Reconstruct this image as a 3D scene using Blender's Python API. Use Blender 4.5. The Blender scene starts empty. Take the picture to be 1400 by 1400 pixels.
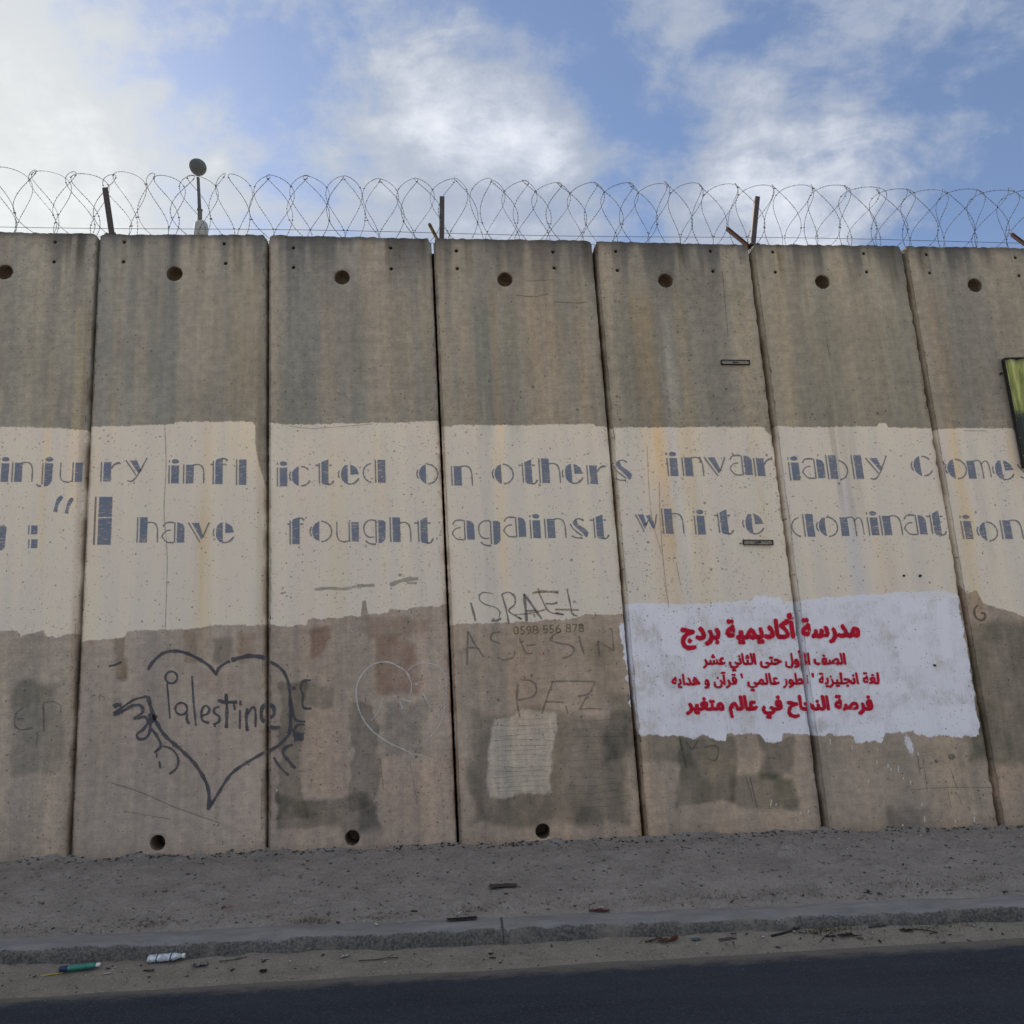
import bpy, bmesh, math, random
import numpy as np
from mathutils import Vector, Matrix
random.seed(7); rng = np.random.default_rng(7)
SC = bpy.context.scene
COL = SC.collection

# ---------------------------------------------------------------- camera
F = 1100.0; PITCH, YAW, ROLL = math.radians(11.38), math.radians(4.21), math.radians(-3.43)
CAM = np.array([3.087, -6.82, 1.6])
def cam_axes():
    cp, sp, cy, sy, cr, sr = math.cos(PITCH), math.sin(PITCH), math.cos(YAW), math.sin(YAW), math.cos(ROLL), math.sin(ROLL)
    f = np.array([sy*cp, cy*cp, sp]); r = np.array([cy, -sy, 0.0]); u = np.cross(r, f)
    return cr*r+sr*u, -sr*r+cr*u, f
RT, UP, FW = cam_axes()
cd = bpy.data.cameras.new("camera"); cam = bpy.data.objects.new("camera", cd); COL.objects.link(cam)
cd.sensor_width = 36; cd.lens = F/1400*36; cd.clip_start = 0.05; cd.clip_end = 3000
cam.matrix_world = Matrix(((RT[0], UP[0], -FW[0], CAM[0]), (RT[1], UP[1], -FW[1], CAM[1]), (RT[2], UP[2], -FW[2], CAM[2]), (0, 0, 0, 1)))
SC.camera = cam
def ray(px, py):
    v = FW + RT*((px-700)/F) - UP*((py-700)/F)
    return v
def on_wall(px, py, y=0.0):
    """photograph point -> point of the wall plane (real position on the wall)"""
    v = ray(px, py); t = (y-CAM[1])/v[1]
    return CAM + v*t
def to_px(P):
    v = P-CAM; z = v@FW
    return 700+F*(v@RT)/z, 700-F*(v@UP)/z
def dirn(px, py):
    v = ray(px, py); return v/np.linalg.norm(v)

# ---------------------------------------------------------------- light
SUN = dirn(-150, 235)
EL = math.asin(SUN[2]); AZ = math.atan2(SUN[0], SUN[1])
sl = bpy.data.lights.new("sun", 'SUN'); sl.energy = 5.0; sl.angle = math.radians(0.6); sl.color = (1.0, 0.93, 0.82)
so = bpy.data.objects.new("sun", sl); COL.objects.link(so)
so.rotation_euler = Vector(SUN).to_track_quat('Z', 'Y').to_euler()

class NT:
    def __init__(s, tree): s.t = tree; s.t.nodes.clear()
    def n(s, typ, ins=None, **kw):
        nd = s.t.nodes.new(typ)
        for k, v in kw.items(): setattr(nd, k, v)
        for k, v in (ins or {}).items():
            sock = nd.inputs[k]
            if hasattr(v, 'links') or isinstance(v, bpy.types.NodeSocket): s.t.links.new(v, sock)
            else: sock.default_value = v
        return nd
    def math(s, op, a, b=0.0, c=0.0, clamp=False):
        return s.n('ShaderNodeMath', {0: a, 1: b, 2: c}, operation=op, use_clamp=clamp).outputs[0]
    def vm(s, op, a, b=(0, 0, 0)):
        return s.n('ShaderNodeVectorMath', {0: a, 1: b}, operation=op)
    def mix(s, fac, a, b, blend='MIX'):
        nd = s.t.nodes.new('ShaderNodeMix'); nd.data_type = 'RGBA'; nd.blend_type = blend
        for sock, v in ((nd.inputs[0], fac), (nd.inputs[6], a), (nd.inputs[7], b)):
            if isinstance(v, bpy.types.NodeSocket): s.t.links.new(v, sock)
            else: sock.default_value = (tuple(v)+(1,)) if isinstance(v, (tuple, list)) and len(v) == 3 else v
        return nd.outputs[2]
    def noise(s, vec, scale, detail=4, rough=.55, dist=0, col=False):
        nd = s.n('ShaderNodeTexNoise', {'Vector': vec, 'Scale': scale, 'Detail': detail, 'Roughness': rough, 'Distortion': dist})
        return nd.outputs[1 if col else 0]
    def step(s, v, lo, hi, a=0., b=1.):
        return s.n('ShaderNodeMapRange', {0: v, 1: lo, 2: hi, 3: a, 4: b}, interpolation_type='SMOOTHSTEP').outputs[0]

W = bpy.data.worlds.new("World"); SC.world = W; W.use_nodes = True
T = NT(W.node_tree)
SKY_STRENGTH = 0.1
K = 1/SKY_STRENGTH
sky = T.n('ShaderNodeTexSky', sky_type='NISHITA', sun_disc=False, sun_elevation=EL, sun_rotation=AZ, altitude=700, air_density=1.0, dust_density=0.6, ozone_density=1.6).outputs[0]
vec = T.vm('NORMALIZE', T.n('ShaderNodeTexCoord').outputs['Generated']).outputs[0]
sep = T.n('ShaderNodeSeparateXYZ', {0: vec})
zz = T.math('ADD', T.math('MAXIMUM', sep.outputs[2], 0.0), 0.30)
flat = T.n('ShaderNodeCombineXYZ', {0: T.math('DIVIDE', sep.outputs[0], zz), 1: T.math('DIVIDE', sep.outputs[1], zz), 2: 0.0}).outputs[0]
def warped(v, sc, amp, seed):
    w = T.vm('SCALE', T.vm('SUBTRACT', T.noise(T.vm('ADD', v, seed).outputs[0], sc, 4, .55, col=True), (.5, .5, .5)).outputs[0]); w.inputs[3].default_value = amp
    return T.vm('ADD', v, w.outputs[0]).outputs[0]
fl2 = warped(warped(flat, 1.2, .7, (3, 1, 0)), 4.0, .22, (9, 4, 0))
big = T.noise(fl2, 1.1, 3, .5)
det = T.noise(fl2, 3.0, 10, .60)
# drawn-out wisps running from lower left to upper right
rot = T.n('ShaderNodeMapping', {'Vector': warped(flat, 3.0, .25, (5, 2, 0)), 'Rotation': (0, 0, math.radians(-35)), 'Scale': (1.6, 5.0, 1)}).outputs[0]
wisp = T.noise(rot, 2.6, 9, .62)
fine = T.noise(vec, 14.0, 8, .62)
dens = T.math('ADD', T.math('MULTIPLY', big, .40), T.math('MULTIPLY', det, 1.20))
dens = T.math('ADD', dens, T.math('MULTIPLY', wisp, .60))
dens = T.math('ADD', dens, T.math('SUBTRACT', T.math('MULTIPLY', fine, .80), .605))
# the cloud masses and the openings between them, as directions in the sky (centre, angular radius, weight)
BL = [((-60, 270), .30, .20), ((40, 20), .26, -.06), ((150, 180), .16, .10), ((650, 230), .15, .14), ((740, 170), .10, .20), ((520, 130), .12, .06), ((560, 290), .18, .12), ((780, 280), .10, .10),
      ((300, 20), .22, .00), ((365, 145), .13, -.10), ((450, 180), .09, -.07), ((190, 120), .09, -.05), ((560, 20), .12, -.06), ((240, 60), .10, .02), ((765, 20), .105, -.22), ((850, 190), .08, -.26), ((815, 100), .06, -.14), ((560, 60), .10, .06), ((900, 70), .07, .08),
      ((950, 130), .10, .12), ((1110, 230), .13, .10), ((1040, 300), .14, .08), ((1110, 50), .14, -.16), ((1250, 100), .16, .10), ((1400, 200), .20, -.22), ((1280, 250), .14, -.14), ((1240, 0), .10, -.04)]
dens = T.math('ADD', dens, T.step(T.vm('DISTANCE', vec, tuple(dirn(760, 120))).outputs[1], .45, .95, .0, .42))  # denser, brighter cloud added outside the view to throw more light on the wall
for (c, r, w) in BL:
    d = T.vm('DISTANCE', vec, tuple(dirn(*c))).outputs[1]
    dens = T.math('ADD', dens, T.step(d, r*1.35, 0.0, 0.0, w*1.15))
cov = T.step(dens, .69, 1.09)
bright = T.step(T.math('ADD', dens, T.math('MULTIPLY', T.math('SUBTRACT', T.noise(fl2, 2.3, 8, .62), .5), 1.2)), .97, 1.60)
ds = T.vm('DISTANCE', vec, tuple(SUN)).outputs[1]
glow = T.step(ds, .66, 0.02)
cloud = T.mix(bright, tuple(K*x for x in (.215, .242, .298)), tuple(K*x for x in (.445, .46, .495)))
cloud = T.mix(T.math('MULTIPLY', glow, .62), cloud, tuple(K*x for x in (.50, .505, .465)))
skyc = T.mix(1.0, sky, (0.66, 0.68, 0.74), 'MULTIPLY')
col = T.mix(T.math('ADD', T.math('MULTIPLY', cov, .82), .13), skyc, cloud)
below = T.step(sep.outputs[2], -.02, -.12)
col = T.mix(below, col, tuple(K*x for x in (.12, .11, .10)))
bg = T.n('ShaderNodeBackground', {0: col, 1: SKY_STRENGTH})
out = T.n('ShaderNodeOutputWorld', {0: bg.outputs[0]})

vs = SC.view_settings; vs.view_transform = 'Standard'; vs.look = 'None'; vs.gamma = 1; vs.use_curve_mapping = False
vs.exposure = 1.0

# ---------------------------------------------------------------- helpers
def fbm(x, y, seed=0, octv=4, gain=.5):
    tot = np.zeros(np.broadcast(x, y).shape); amp = 1.0; s = 0
    for o in range(octv):
        xi = np.floor(x).astype(np.int64); yi = np.floor(y).astype(np.int64); fx = x-xi; fy = y-yi
        fx = fx*fx*(3-2*fx); fy = fy*fy*(3-2*fy)
        def h(a, b):
            n = (a*374761393 + b*668265263 + (seed+o*17)*974634777) & 0x7fffffff
            n = (n ^ (n >> 13))*1274126177 & 0x7fffffff
            return ((n ^ (n >> 16)) & 0xffff)/65535.0
        v = (h(xi, yi)*(1-fx)+h(xi+1, yi)*fx)*(1-fy)+(h(xi, yi+1)*(1-fx)+h(xi+1, yi+1)*fx)*fy
        tot += v*amp; s += amp; amp *= gain; x = x*2.03+11.7; y = y*2.03+5.3
    return tot/s
def sstep(a, b, x):
    t = np.clip((x-a)/(b-a), 0, 1); return t*t*(3-2*t)
def new_obj(name, me, mat=None, parent=None):
    o = bpy.data.objects.new(name, me); COL.objects.link(o)
    if mat is not None and me is not None: me.materials.append(mat)
    if parent is not None: o.parent = parent
    return o
def mesh_of(name, V, Fc, smooth=False):
    me = bpy.data.meshes.new(name); me.from_pydata([tuple(map(float, v)) for v in V], [], Fc); me.update()
    if smooth: me.polygons.foreach_set('use_smooth', [True]*len(me.polygons))
    return me
def tag(o, label=None, cat=None, group=None, kind=None):
    if label: o['label'] = label
    if cat: o['category'] = cat
    if group: o['group'] = group
    if kind: o['kind'] = kind
    return o
def bm_obj(name, bm, mat, parent=None, smooth=False):
    me = bpy.data.meshes.new(name); bm.to_mesh(me); bm.free()
    if smooth: me.polygons.foreach_set('use_smooth', [True]*len(me.polygons))
    return new_obj(name, me, mat, parent)
def tube(bm, pts, r, n=5, cap=True):
    pts = [Vector(p) for p in pts]; rings = []
    rr = r if hasattr(r, '__len__') else [r]*len(pts)
    prev = None
    for i, p in enumerate(pts):
        d = (pts[min(i+1, len(pts)-1)]-pts[max(i-1, 0)]).normalized()
        if prev is None: a = d.orthogonal().normalized()
        else: a = (prev-d*prev.dot(d)).normalized()
        prev = a; b = d.cross(a)
        rings.append([bm.verts.new(p+(a*math.cos(2*math.pi*k/n)+b*math.sin(2*math.pi*k/n))*rr[i]) for k in range(n)])
    for i in range(len(rings)-1):
        for k in range(n): bm.faces.new((rings[i][k], rings[i][(k+1) % n], rings[i+1][(k+1) % n], rings[i+1][k]))
    if cap:
        bm.faces.new(rings[0][::-1]); bm.faces.new(rings[-1])
def box(bm, c, s, M=None, bev=0.0):
    r = bmesh.ops.create_cube(bm, size=1.0)
    for v in r['verts']:
        v.co = Vector((v.co.x*s[0], v.co.y*s[1], v.co.z*s[2]))
        if M is not None: v.co = M @ v.co
        v.co += Vector(c)
    if bev: bmesh.ops.bevel(bm, geom=list({e for v in r['verts'] for e in v.link_edges}), offset=bev, segments=1, affect='EDGES')

# ---------------------------------------------------------------- materials
def material(name):
    m = bpy.data.materials.new(name); m.use_nodes = True; return m, NT(m.node_tree)
def finish(T, col, rough=.9, bump=None, strength=.3, dist=.01, alpha=None, metal=0.0, spec=.3):
    ins = {'Base Color': col if isinstance(col, bpy.types.NodeSocket) else tuple(col)+(1,), 'Roughness': rough, 'Metallic': metal, 'Specular IOR Level': spec}
    p = T.n('ShaderNodeBsdfPrincipled', ins)
    if bump is not None:
        b = T.n('ShaderNodeBump', {'Height': bump, 'Strength': strength, 'Distance': dist}); T.t.links.new(b.outputs[0], p.inputs['Normal'])
    sh = p.outputs[0]
    if alpha is not None:
        tr = T.n('ShaderNodeBsdfTransparent')
        sh = T.n('ShaderNodeMixShader', {0: alpha, 1: tr.outputs[0], 2: sh}).outputs[0]
    T.n('ShaderNodeOutputMaterial', {0: sh})
def simple(name, c, rough=.7, var=.25, scale=30, metal=0.0, c2=None, spec=.3, bump=.2):
    m, T = material(name); pos = T.n('ShaderNodeNewGeometry').outputs['Position']
    f = T.noise(pos, scale, 5, .6)
    c2 = c2 or tuple(x*(1-var*1.6) for x in c)
    col = T.mix(T.step(f, .32, .68), c2, c)
    finish(T, col, rough, f, bump, .004, metal=metal, spec=spec); return m

def concrete_mat():
    m, T = material("weathered_concrete")
    pos = T.n('ShaderNodeNewGeometry').outputs['Position']
    tint = T.n('ShaderNodeAttribute', attribute_name='tint').outputs[0]
    stain = T.n('ShaderNodeAttribute', attribute_name='stain').outputs[0]
    sdf = T.n('ShaderNodeSeparateXYZ', {0: T.n('ShaderNodeAttribute', attribute_name='paint').outputs[1]})
    n1 = T.noise(pos, 14, 6, .62); n2 = T.noise(pos, 110, 5, .65); n3 = T.noise(pos, 3.0, 4, .6)
    sv = T.vm('MULTIPLY', pos, (1, 1, .045)).outputs[0]
    stre = T.noise(sv, 22, 5, .6); stre2 = T.noise(T.vm('ADD', sv, (7, 3, 1)).outputs[0], 7, 4, .55)
    hv = T.vm('MULTIPLY', pos, (.06, 1, 1)).outputs[0]
    hor = T.noise(hv, 60, 5, .65)
    # pits (bug holes) of three sizes
    flatv = T.vm('MULTIPLY', pos, (1, 0, 1)).outputs[0]
    pits = None
    for sc, thr, rmax in ((13, 1.12, .17), (30, .96, .24), (62, .86, .28)):
        vo = T.n('ShaderNodeTexVoronoi', {'Vector': flatv, 'Scale': sc, 'Randomness': 1.0})
        rnd = T.n('ShaderNodeSeparateColor', {0: vo.outputs['Color']})
        gate = T.math('GREATER_THAN', T.math('ADD', rnd.outputs[0], T.math('MULTIPLY', sdf.outputs[2], .38)), thr)
        rad = T.math('MULTIPLY', rnd.outputs[1], rmax)
        dd = T.math('ADD', vo.outputs['Distance'], T.math('MULTIPLY', T.math('SUBTRACT', n2, .5), .30))
        p = T.math('MULTIPLY', T.step(T.math('SUBTRACT', dd, rad), .04, -.06), gate)
        pits = p if pits is None else T.math('MAXIMUM', pits, p)
    base = T.mix(1.0, tint, T.mix(T.step(n1, .25, .75), (.84, .84, .85), (1.14, 1.13, 1.10)), 'MULTIPLY')
    base = T.mix(1.0, base, T.mix(T.step(n2, .25, .75), (.86, .86, .86), (1.13, 1.13, 1.13)), 'MULTIPLY')
    base = T.mix(.55, base, T.mix(T.step(stre, .3, .7), (.86, .87, .89), (1.10, 1.07, 1.02)), 'MULTIPLY')
    base = T.mix(.35, base, T.mix(T.step(hor, .3, .7), (.84, .84, .84), (1.12, 1.12, 1.12)), 'MULTIPLY')
    # cream paint band
    e1 = T.math('ADD', sdf.outputs[0], T.math('MULTIPLY', T.math('SUBTRACT', T.noise(pos, 45, 5, .6), .5), 5.0))
    m1 = T.step(e1, -.9, .9)
    wear = T.step(T.noise(T.vm('MULTIPLY', pos, (1, 1, .5)).outputs[0], 26, 8, .68), .58, .72)
    m1 = T.math('MULTIPLY', m1, T.math('SUBTRACT', 1.0, T.math('MULTIPLY', wear, .45)))
    cream = T.mix(T.step(n3, .35, .65), (.785, .722, .605), (.79, .705, .61))
    cream = T.mix(1.0, cream, T.mix(T.step(stre2, .3, .7), (.935, .94, .95), (1.04, 1.015, .97)), 'MULTIPLY')
    cream = T.mix(1.0, cream, T.mix(T.step(n2, .25, .75), (.92, .92, .92), (1.06, 1.06, 1.06)), 'MULTIPLY')
    col = T.mix(m1, base, cream)
    # bluish white patch, brushed on unevenly
    e2 = T.math('ADD', sdf.outputs[1], T.math('MULTIPLY', T.math('SUBTRACT', T.noise(T.vm('MULTIPLY', pos, (1, 1, .35)).outputs[0], 70, 4, .6), .5), 6.0))
    m2 = T.step(e2, -1, 1)
    thin = T.step(T.math('ADD', T.math('MULTIPLY', T.noise(pos, 3.6, 9, .74), .75), T.math('MULTIPLY', T.noise(T.vm('MULTIPLY', pos, (1, 1, .2)).outputs[0], 55, 5, .7), .25)), .46, .64)
    coat = T.n('ShaderNodeAttribute', attribute_name='tint').outputs[3]
    m2 = T.math('MULTIPLY', m2, T.math('SUBTRACT', 1.0, T.math('MULTIPLY', T.math('MULTIPLY', thin, T.math('SUBTRACT', 1.0, coat)), .48)))
    white = T.mix(T.step(T.noise(T.vm('MULTIPLY', pos, (1, 1, .25)).outputs[0], 40, 4, .6), .3, .7), (.78, .79, .86), (.84, .85, .90))
    white = T.mix(T.math('MULTIPLY', coat, .6), white, (.86, .87, .92))
    col = T.mix(m2, col, white)
    stm = T.mix(T.math('MULTIPLY', m2, .8), stain, (1, 1, 1))
    col = T.mix(1.0, col, stm, 'MULTIPLY')
    # pits sit a little less visible on the white
    col = T.mix(T.math('MULTIPLY', pits, .58), col, (.075, .068, .062))
    h = T.math('ADD', T.math('MULTIPLY', n2, .35), T.math('MULTIPLY', n1, .5))
    h = T.math('ADD', h, T.math('MULTIPLY', hor, .12))
    h = T.math('SUBTRACT', h, T.math('MULTIPLY', pits, 1.3))
    finish(T, col, .92, h, .55, .006, spec=.2)
    return m
M_CON = concrete_mat()
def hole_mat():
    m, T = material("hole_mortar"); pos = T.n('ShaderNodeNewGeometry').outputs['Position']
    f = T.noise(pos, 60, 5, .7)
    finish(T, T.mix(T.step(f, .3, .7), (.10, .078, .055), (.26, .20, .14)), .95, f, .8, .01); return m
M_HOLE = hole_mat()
M_DARK = simple("dark_gap_filler", (.03, .028, .026), .95, .3)

def paint_mat(name, c, opacity=.92, wear=.5, c2=None, streaky=0.0, soft=1.0):
    """weathered paint: noise wears it through to the wall, edges fray by the 'edge' attribute"""
    m, T = material(name); pos = T.n('ShaderNodeNewGeometry').outputs['Position']
    ed = T.n('ShaderNodeAttribute', attribute_name='edge').outputs[2]
    a = T.noise(T.vm('MULTIPLY', pos, (.6, 1, 1.0)).outputs[0], 85, 6, .65)
    b = T.noise(pos, 9, 4, .6); c3 = T.noise(T.vm('MULTIPLY', pos, (.12, 1, 1)).outputs[0], 120, 3, .6)
    e = T.step(T.math('ADD', ed, T.math('MULTIPLY', T.math('SUBTRACT', a, .5), 1.1*soft)), .12, .12+.5*soft)
    w = T.math('SUBTRACT', 1.0, T.math('MULTIPLY', T.step(T.math('ADD', T.math('MULTIPLY', a, .6), T.math('MULTIPLY', b, .5)), .56, .74), wear))
    if streaky: w = T.math('MULTIPLY', w, T.math('SUBTRACT', 1.0, T.math('MULTIPLY', T.step(c3, .55, .7), streaky)))
    al = T.math('MULTIPLY', T.math('MULTIPLY', e, w), opacity)
    col = T.mix(T.step(b, .3, .7), c, c2 or tuple(x*.8 for x in c))
    finish(T, col, .85, alpha=al, spec=.2); return m
M_BLUE = paint_mat("faded_blue_stencil_paint", (.150, .205, .305), .74, .62, (.21, .235, .31), .7, .9)
M_HAIR = paint_mat("thin_blue_stencil_paint", (.20, .21, .23), .72, .5, (.24, .23, .24), 0, .8)
M_RED = paint_mat("red_stencil_paint", (.60, .014, .045), .94, .42, (.50, .012, .038), .25, .45)
M_PINK = paint_mat("pink_overspray", (.62, .12, .16), .10, .30, None, 0, 1.6)
M_MARK = paint_mat("navy_marker_paint", (.07, .075, .095), .82, .55, (.115, .115, .13), 0, 1.35)
M_GREY = paint_mat("faint_grey_spray", (.09, .09, .095), .54, .75, None, 0, 1.2)
M_GREY2 = paint_mat("very_faint_grey_spray", (.10, .10, .10), .36, .8, None, 0, 1.2)
M_BRN = paint_mat("brown_spray", (.17, .11, .05), .50, .7, None, 0, 1.2)
M_OLIVE = paint_mat("olive_number_paint", (.18, .16, .055), .55, .75, None, 0, .9)
M_CHALK = paint_mat("white_chalk", (.72, .72, .70), .66, .7, None, 0, 1.2)
M_CRACK = paint_mat("crack_line", (.13, .12, .105), .36, .9, None, 0, 1.0)
M_SPLAT = paint_mat("white_paint_spatter", (.74, .74, .72), .85, .3, None, 0, .6)

# ---------------------------------------------------------------- the wall
JX = np.arange(6)*1.5
ZT = np.array([4.067, 4.033, 3.962, 3.906, 3.832, 3.781])+1.6+.030
ZB = np.array([-1.214, -1.246, -1.315, -1.382, -1.442, -1.466])+1.6
SL = np.polyfit(JX, ZB, 1); STp = np.polyfit(JX, ZT, 1)
def zbase(x): return SL[0]*x+SL[1]
def ztop(x):
    x = np.asarray(x, float); v = np.interp(x, JX, ZT)
    return np.where((x < 0) | (x > 7.5), STp[0]*x+STp[1]-.0, v)
DEP = {-1: .004, 0: 0.0, 1: .006, 2: .002, 3: .012, 4: .0, 5: .007}

HOLES = {-1: dict(big=(5, 372), small=[(75, 331), (73, 358)]),
 0: dict(big=(239, 374), small=[(169, 332), (168, 359), (307, 333), (308, 360)], low=(214, 1154)),
 1: dict(big=(468, 379), small=[(400, 337), (400, 365), (534, 339), (535, 366)], low=(482, 1145)),
 2: dict(big=(691, 381), small=[(624, 342), (625, 367), (756, 343), (758, 365)], low=(741, 1136)),
 3: dict(big=(911, 382), small=[(843, 343), (845, 369), (971, 343), (975, 369)]),
 4: dict(big=(1125, 386), small=[(1056, 345), (1061, 372), (1180, 347), (1186, 373)]),
 5: dict(big=(1334, 389), small=[(1267, 349), (1272, 374), (1388, 351), (1394, 377)])}
CT = {-1: [(-20, 582), (0, 583), (70, 585), (100, 586), (101, 588), (125, 588)],
 0: [(118, 584), (238, 580), (240, 577), (346, 576), (347, 581), (370, 583)],
 1: [(366, 577), (385, 580), (420, 580), (560, 577), (601, 575)],
 2: [(598, 584), (618, 583), (620, 581), (735, 581), (760, 580), (813, 580), (814, 583), (835, 584)],
 3: [(830, 585), (860, 584), (1046, 583), (1047, 589), (1058, 596)],
 4: [(1055, 581), (1080, 584), (1200, 583), (1201, 578), (1212, 579), (1214, 584), (1280, 586)],
 5: [(1275, 587), (1320, 585), (1385, 585), (1386, 588), (1440, 590)]}
CB = {-1: [(-30, 864), (25, 861), (26, 870), (61, 862), (62, 872), (120, 864)],
 0: [(100, 880), (160, 872), (173, 869), (174, 863), (240, 861), (265, 859), (300, 855), (370, 854)],
 1: [(366, 852), (380, 857), (419, 854), (420, 846), (494, 843), (495, 822), (500, 820), (503, 840), (530, 839), (532, 833), (560, 834), (576, 829), (620, 827)],
 2: [(600, 854), (680, 850), (700, 852), (740, 849), (780, 845), (800, 841), (860, 840)],
 3: [(850, 834), (1100, 828)], 4: [(1085, 826), (1315, 818)],
 5: [(1310, 790), (1322, 812), (1335, 808), (1345, 824), (1352, 828), (1370, 832), (1400, 845), (1440, 850)]}
WT = [(850, 827), (880, 824), (935, 826), (1000, 822), (1030, 820), (1031, 815), (1068, 816), (1069, 821), (1093, 822), (1130, 816), (1190, 813), (1218, 811), (1219, 808), (1250, 809), (1290, 807), (1300, 812), (1330, 814)]
WB = [(860, 1003), (905, 1006), (940, 1007), (950, 1010), (958, 1005), (975, 1010), (993, 1012), (994, 1005), (1040, 1004), (1047, 1013), (1070, 1014), (1071, 1003), (1105, 1006), (1168, 1005), (1169, 1014), (1208, 1014), (1209, 1004), (1225, 1003), (1245, 1000), (1270, 1008), (1338, 1006), (1350, 1005)]

# streaks: photo x at photo y, half width (px), y0, y1, colour multiplier, strength
STREAKS = [
 (275, 336, 5, 300, 372, (.62, .58, .50), .9), (325, 336, 7, 300, 366, (.62, .58, .50), .9), (110, 336, 6, 300, 360, (.62, .58, .50), .9), (95, 336, 4, 300, 350, (.62, .58, .50), .9), (545, 336, 8, 300, 350, (.62, .58, .50), .9), (575, 336, 7, 300, 352, (.62, .58, .50), .9), (530, 336, 4, 300, 372, (.62, .58, .50), .9), (500, 336, 8, 300, 345, (.62, .58, .50), .9), (640, 336, 5, 300, 360, (.62, .58, .50), .9), (800, 336, 5, 300, 372, (.62, .58, .50), .9), (930, 336, 5, 300, 360, (.62, .58, .50), .9), (1065, 336, 5, 300, 372, (.62, .58, .50), .9), (1215, 336, 6, 300, 380, (.62, .58, .50), .9), (1260, 336, 5, 300, 372, (.62, .58, .50), .9), (170, 336, 4, 300, 350, (.62, .58, .50), .9),
 (108, 500, 9, 420, 700, (1.22, 1.10, .90), .7), (70, 500, 6, 470, 640, (1.18, 1.10, .95), .5), (60, 640, 6, 590, 760, (1.10, .98, .78), .6), (118, 480, 4, 420, 900, (.72, .66, .62), .6),
 (160, 470, 8, 360, 600, (1.12, 1.03, .90), .6), (335, 450, 22, 350, 640, (1.20, 1.10, .90), .75), (290, 470, 14, 400, 640, (1.08, 1.03, .95), .5), (282, 640, 7, 590, 900, (1.05, .95, .76), .65), (130, 700, 8, 600, 900, (1.08, 1.0, .85), .5), (277, 745, 14, 700, 870, (.86, .82, .72), .55),
 (358, 600, 6, 430, 850, (.80, .72, .62), .65), (200, 450, 25, 380, 580, (.88, .90, .90), .6), (240, 500, 10, 400, 580, (.86, .88, .88), .5),
 (405, 480, 26, 370, 578, (.80, .85, .84), .8), (450, 480, 11, 400, 578, (1.10, 1.02, .93), .7), (490, 450, 10, 400, 578, (.84, .88, .86), .7), (545, 480, 22, 400, 578, (1.10, 1.04, .95), .7), (583, 460, 8, 380, 600, (1.05, 1.0, .85), .6), (460, 720, 12, 600, 850, (1.04, .97, .80), .55), (420, 700, 18, 600, 850, (1.05, .98, .96), .5), (520, 640, 9, 590, 700, (1.04, .97, .82), .5),
 (660, 500, 10, 420, 590, (.72, .80, .78), .8), (679, 500, 6, 400, 600, (1.22, 1.05, .82), .8), (700, 480, 10, 400, 590, (.76, .80, .78), .7), (640, 500, 9, 430, 590, (1.10, .98, .90), .6), (760, 480, 14, 400, 590, (1.06, 1.0, .92), .5), (730, 480, 12, 400, 590, (1.12, 1.02, .86), .6), (795, 450, 9, 380, 600, (1.12, 1.0, .84), .6), (668, 740, 8, 590, 860, (.86, .87, .90), .7), (685, 700, 6, 620, 800, (1.06, .96, .78), .8), (610, 780, 6, 600, 1100, (1.06, .96, .84), .5), (650, 700, 10, 600, 850, (.95, .96, 1.0), .5),
 (885, 500, 16, 400, 660, (1.20, 1.03, .80), .85), (858, 500, 14, 400, 600, (.80, .83, .80), .6), (914, 460, 8, 420, 560, (1.38, 1.42, 1.42), .7), (922, 560, 8, 500, 760, (1.15, 1.15, 1.15), .6), (936, 480, 8, 400, 640, (1.12, 1.02, .84), .7), (905, 640, 9, 580, 760, (.98, .86, .70), .8), (915, 800, 16, 700, 840, (.96, .84, .70), .75), (940, 640, 10, 570, 700, (.98, .88, .72), .7), (970, 450, 20, 380, 590, (.88, .90, .88), .7), (1020, 480, 12, 400, 600, (1.10, 1.03, .90), .6), (1035, 640, 7, 585, 760, (.95, .90, .78), .6), (960, 760, 12, 700, 840, (.98, .90, .76), .6),
 (1070, 470, 10, 380, 590, (1.06, 1.04, .98), .5), (1125, 470, 14, 400, 590, (.86, .88, .86), .6), (1150, 470, 9, 380, 580, (.80, .84, .82), .5), (1190, 470, 14, 380, 590, (1.10, 1.03, .93), .6), (1140, 610, 4, 570, 690, (.66, .66, .66), .9), (1155, 620, 6, 580, 720, (.80, .78, .74), .8), (1168, 630, 5, 590, 700, (.74, .74, .72), .7), (1176, 780, 11, 660, 850, (.96, .99, 1.10), .8), (1160, 740, 8, 650, 800, (.94, .97, 1.08), .7), (1205, 730, 14, 735, 840, (1.04, .94, .84), .6), (1230, 500, 8, 370, 600, (1.12, 1.06, .92), .5),
 (1312, 650, 9, 585, 730, (1.02, .90, .72), .9), (1330, 790, 9, 720, 850, (1.03, .92, .74), .8), (1290, 620, 5, 580, 760, (.90, .90, .92), .5), (1345, 700, 6, 600, 760, (.82, .84, .86), .6), (1290, 470, 12, 400, 590, (1.12, 1.02, .90), .7), (1330, 470, 12, 400, 590, (.86, .88, .86), .6), (1388, 640, 5, 590, 660, (.98, .86, .68), .7)]
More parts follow.
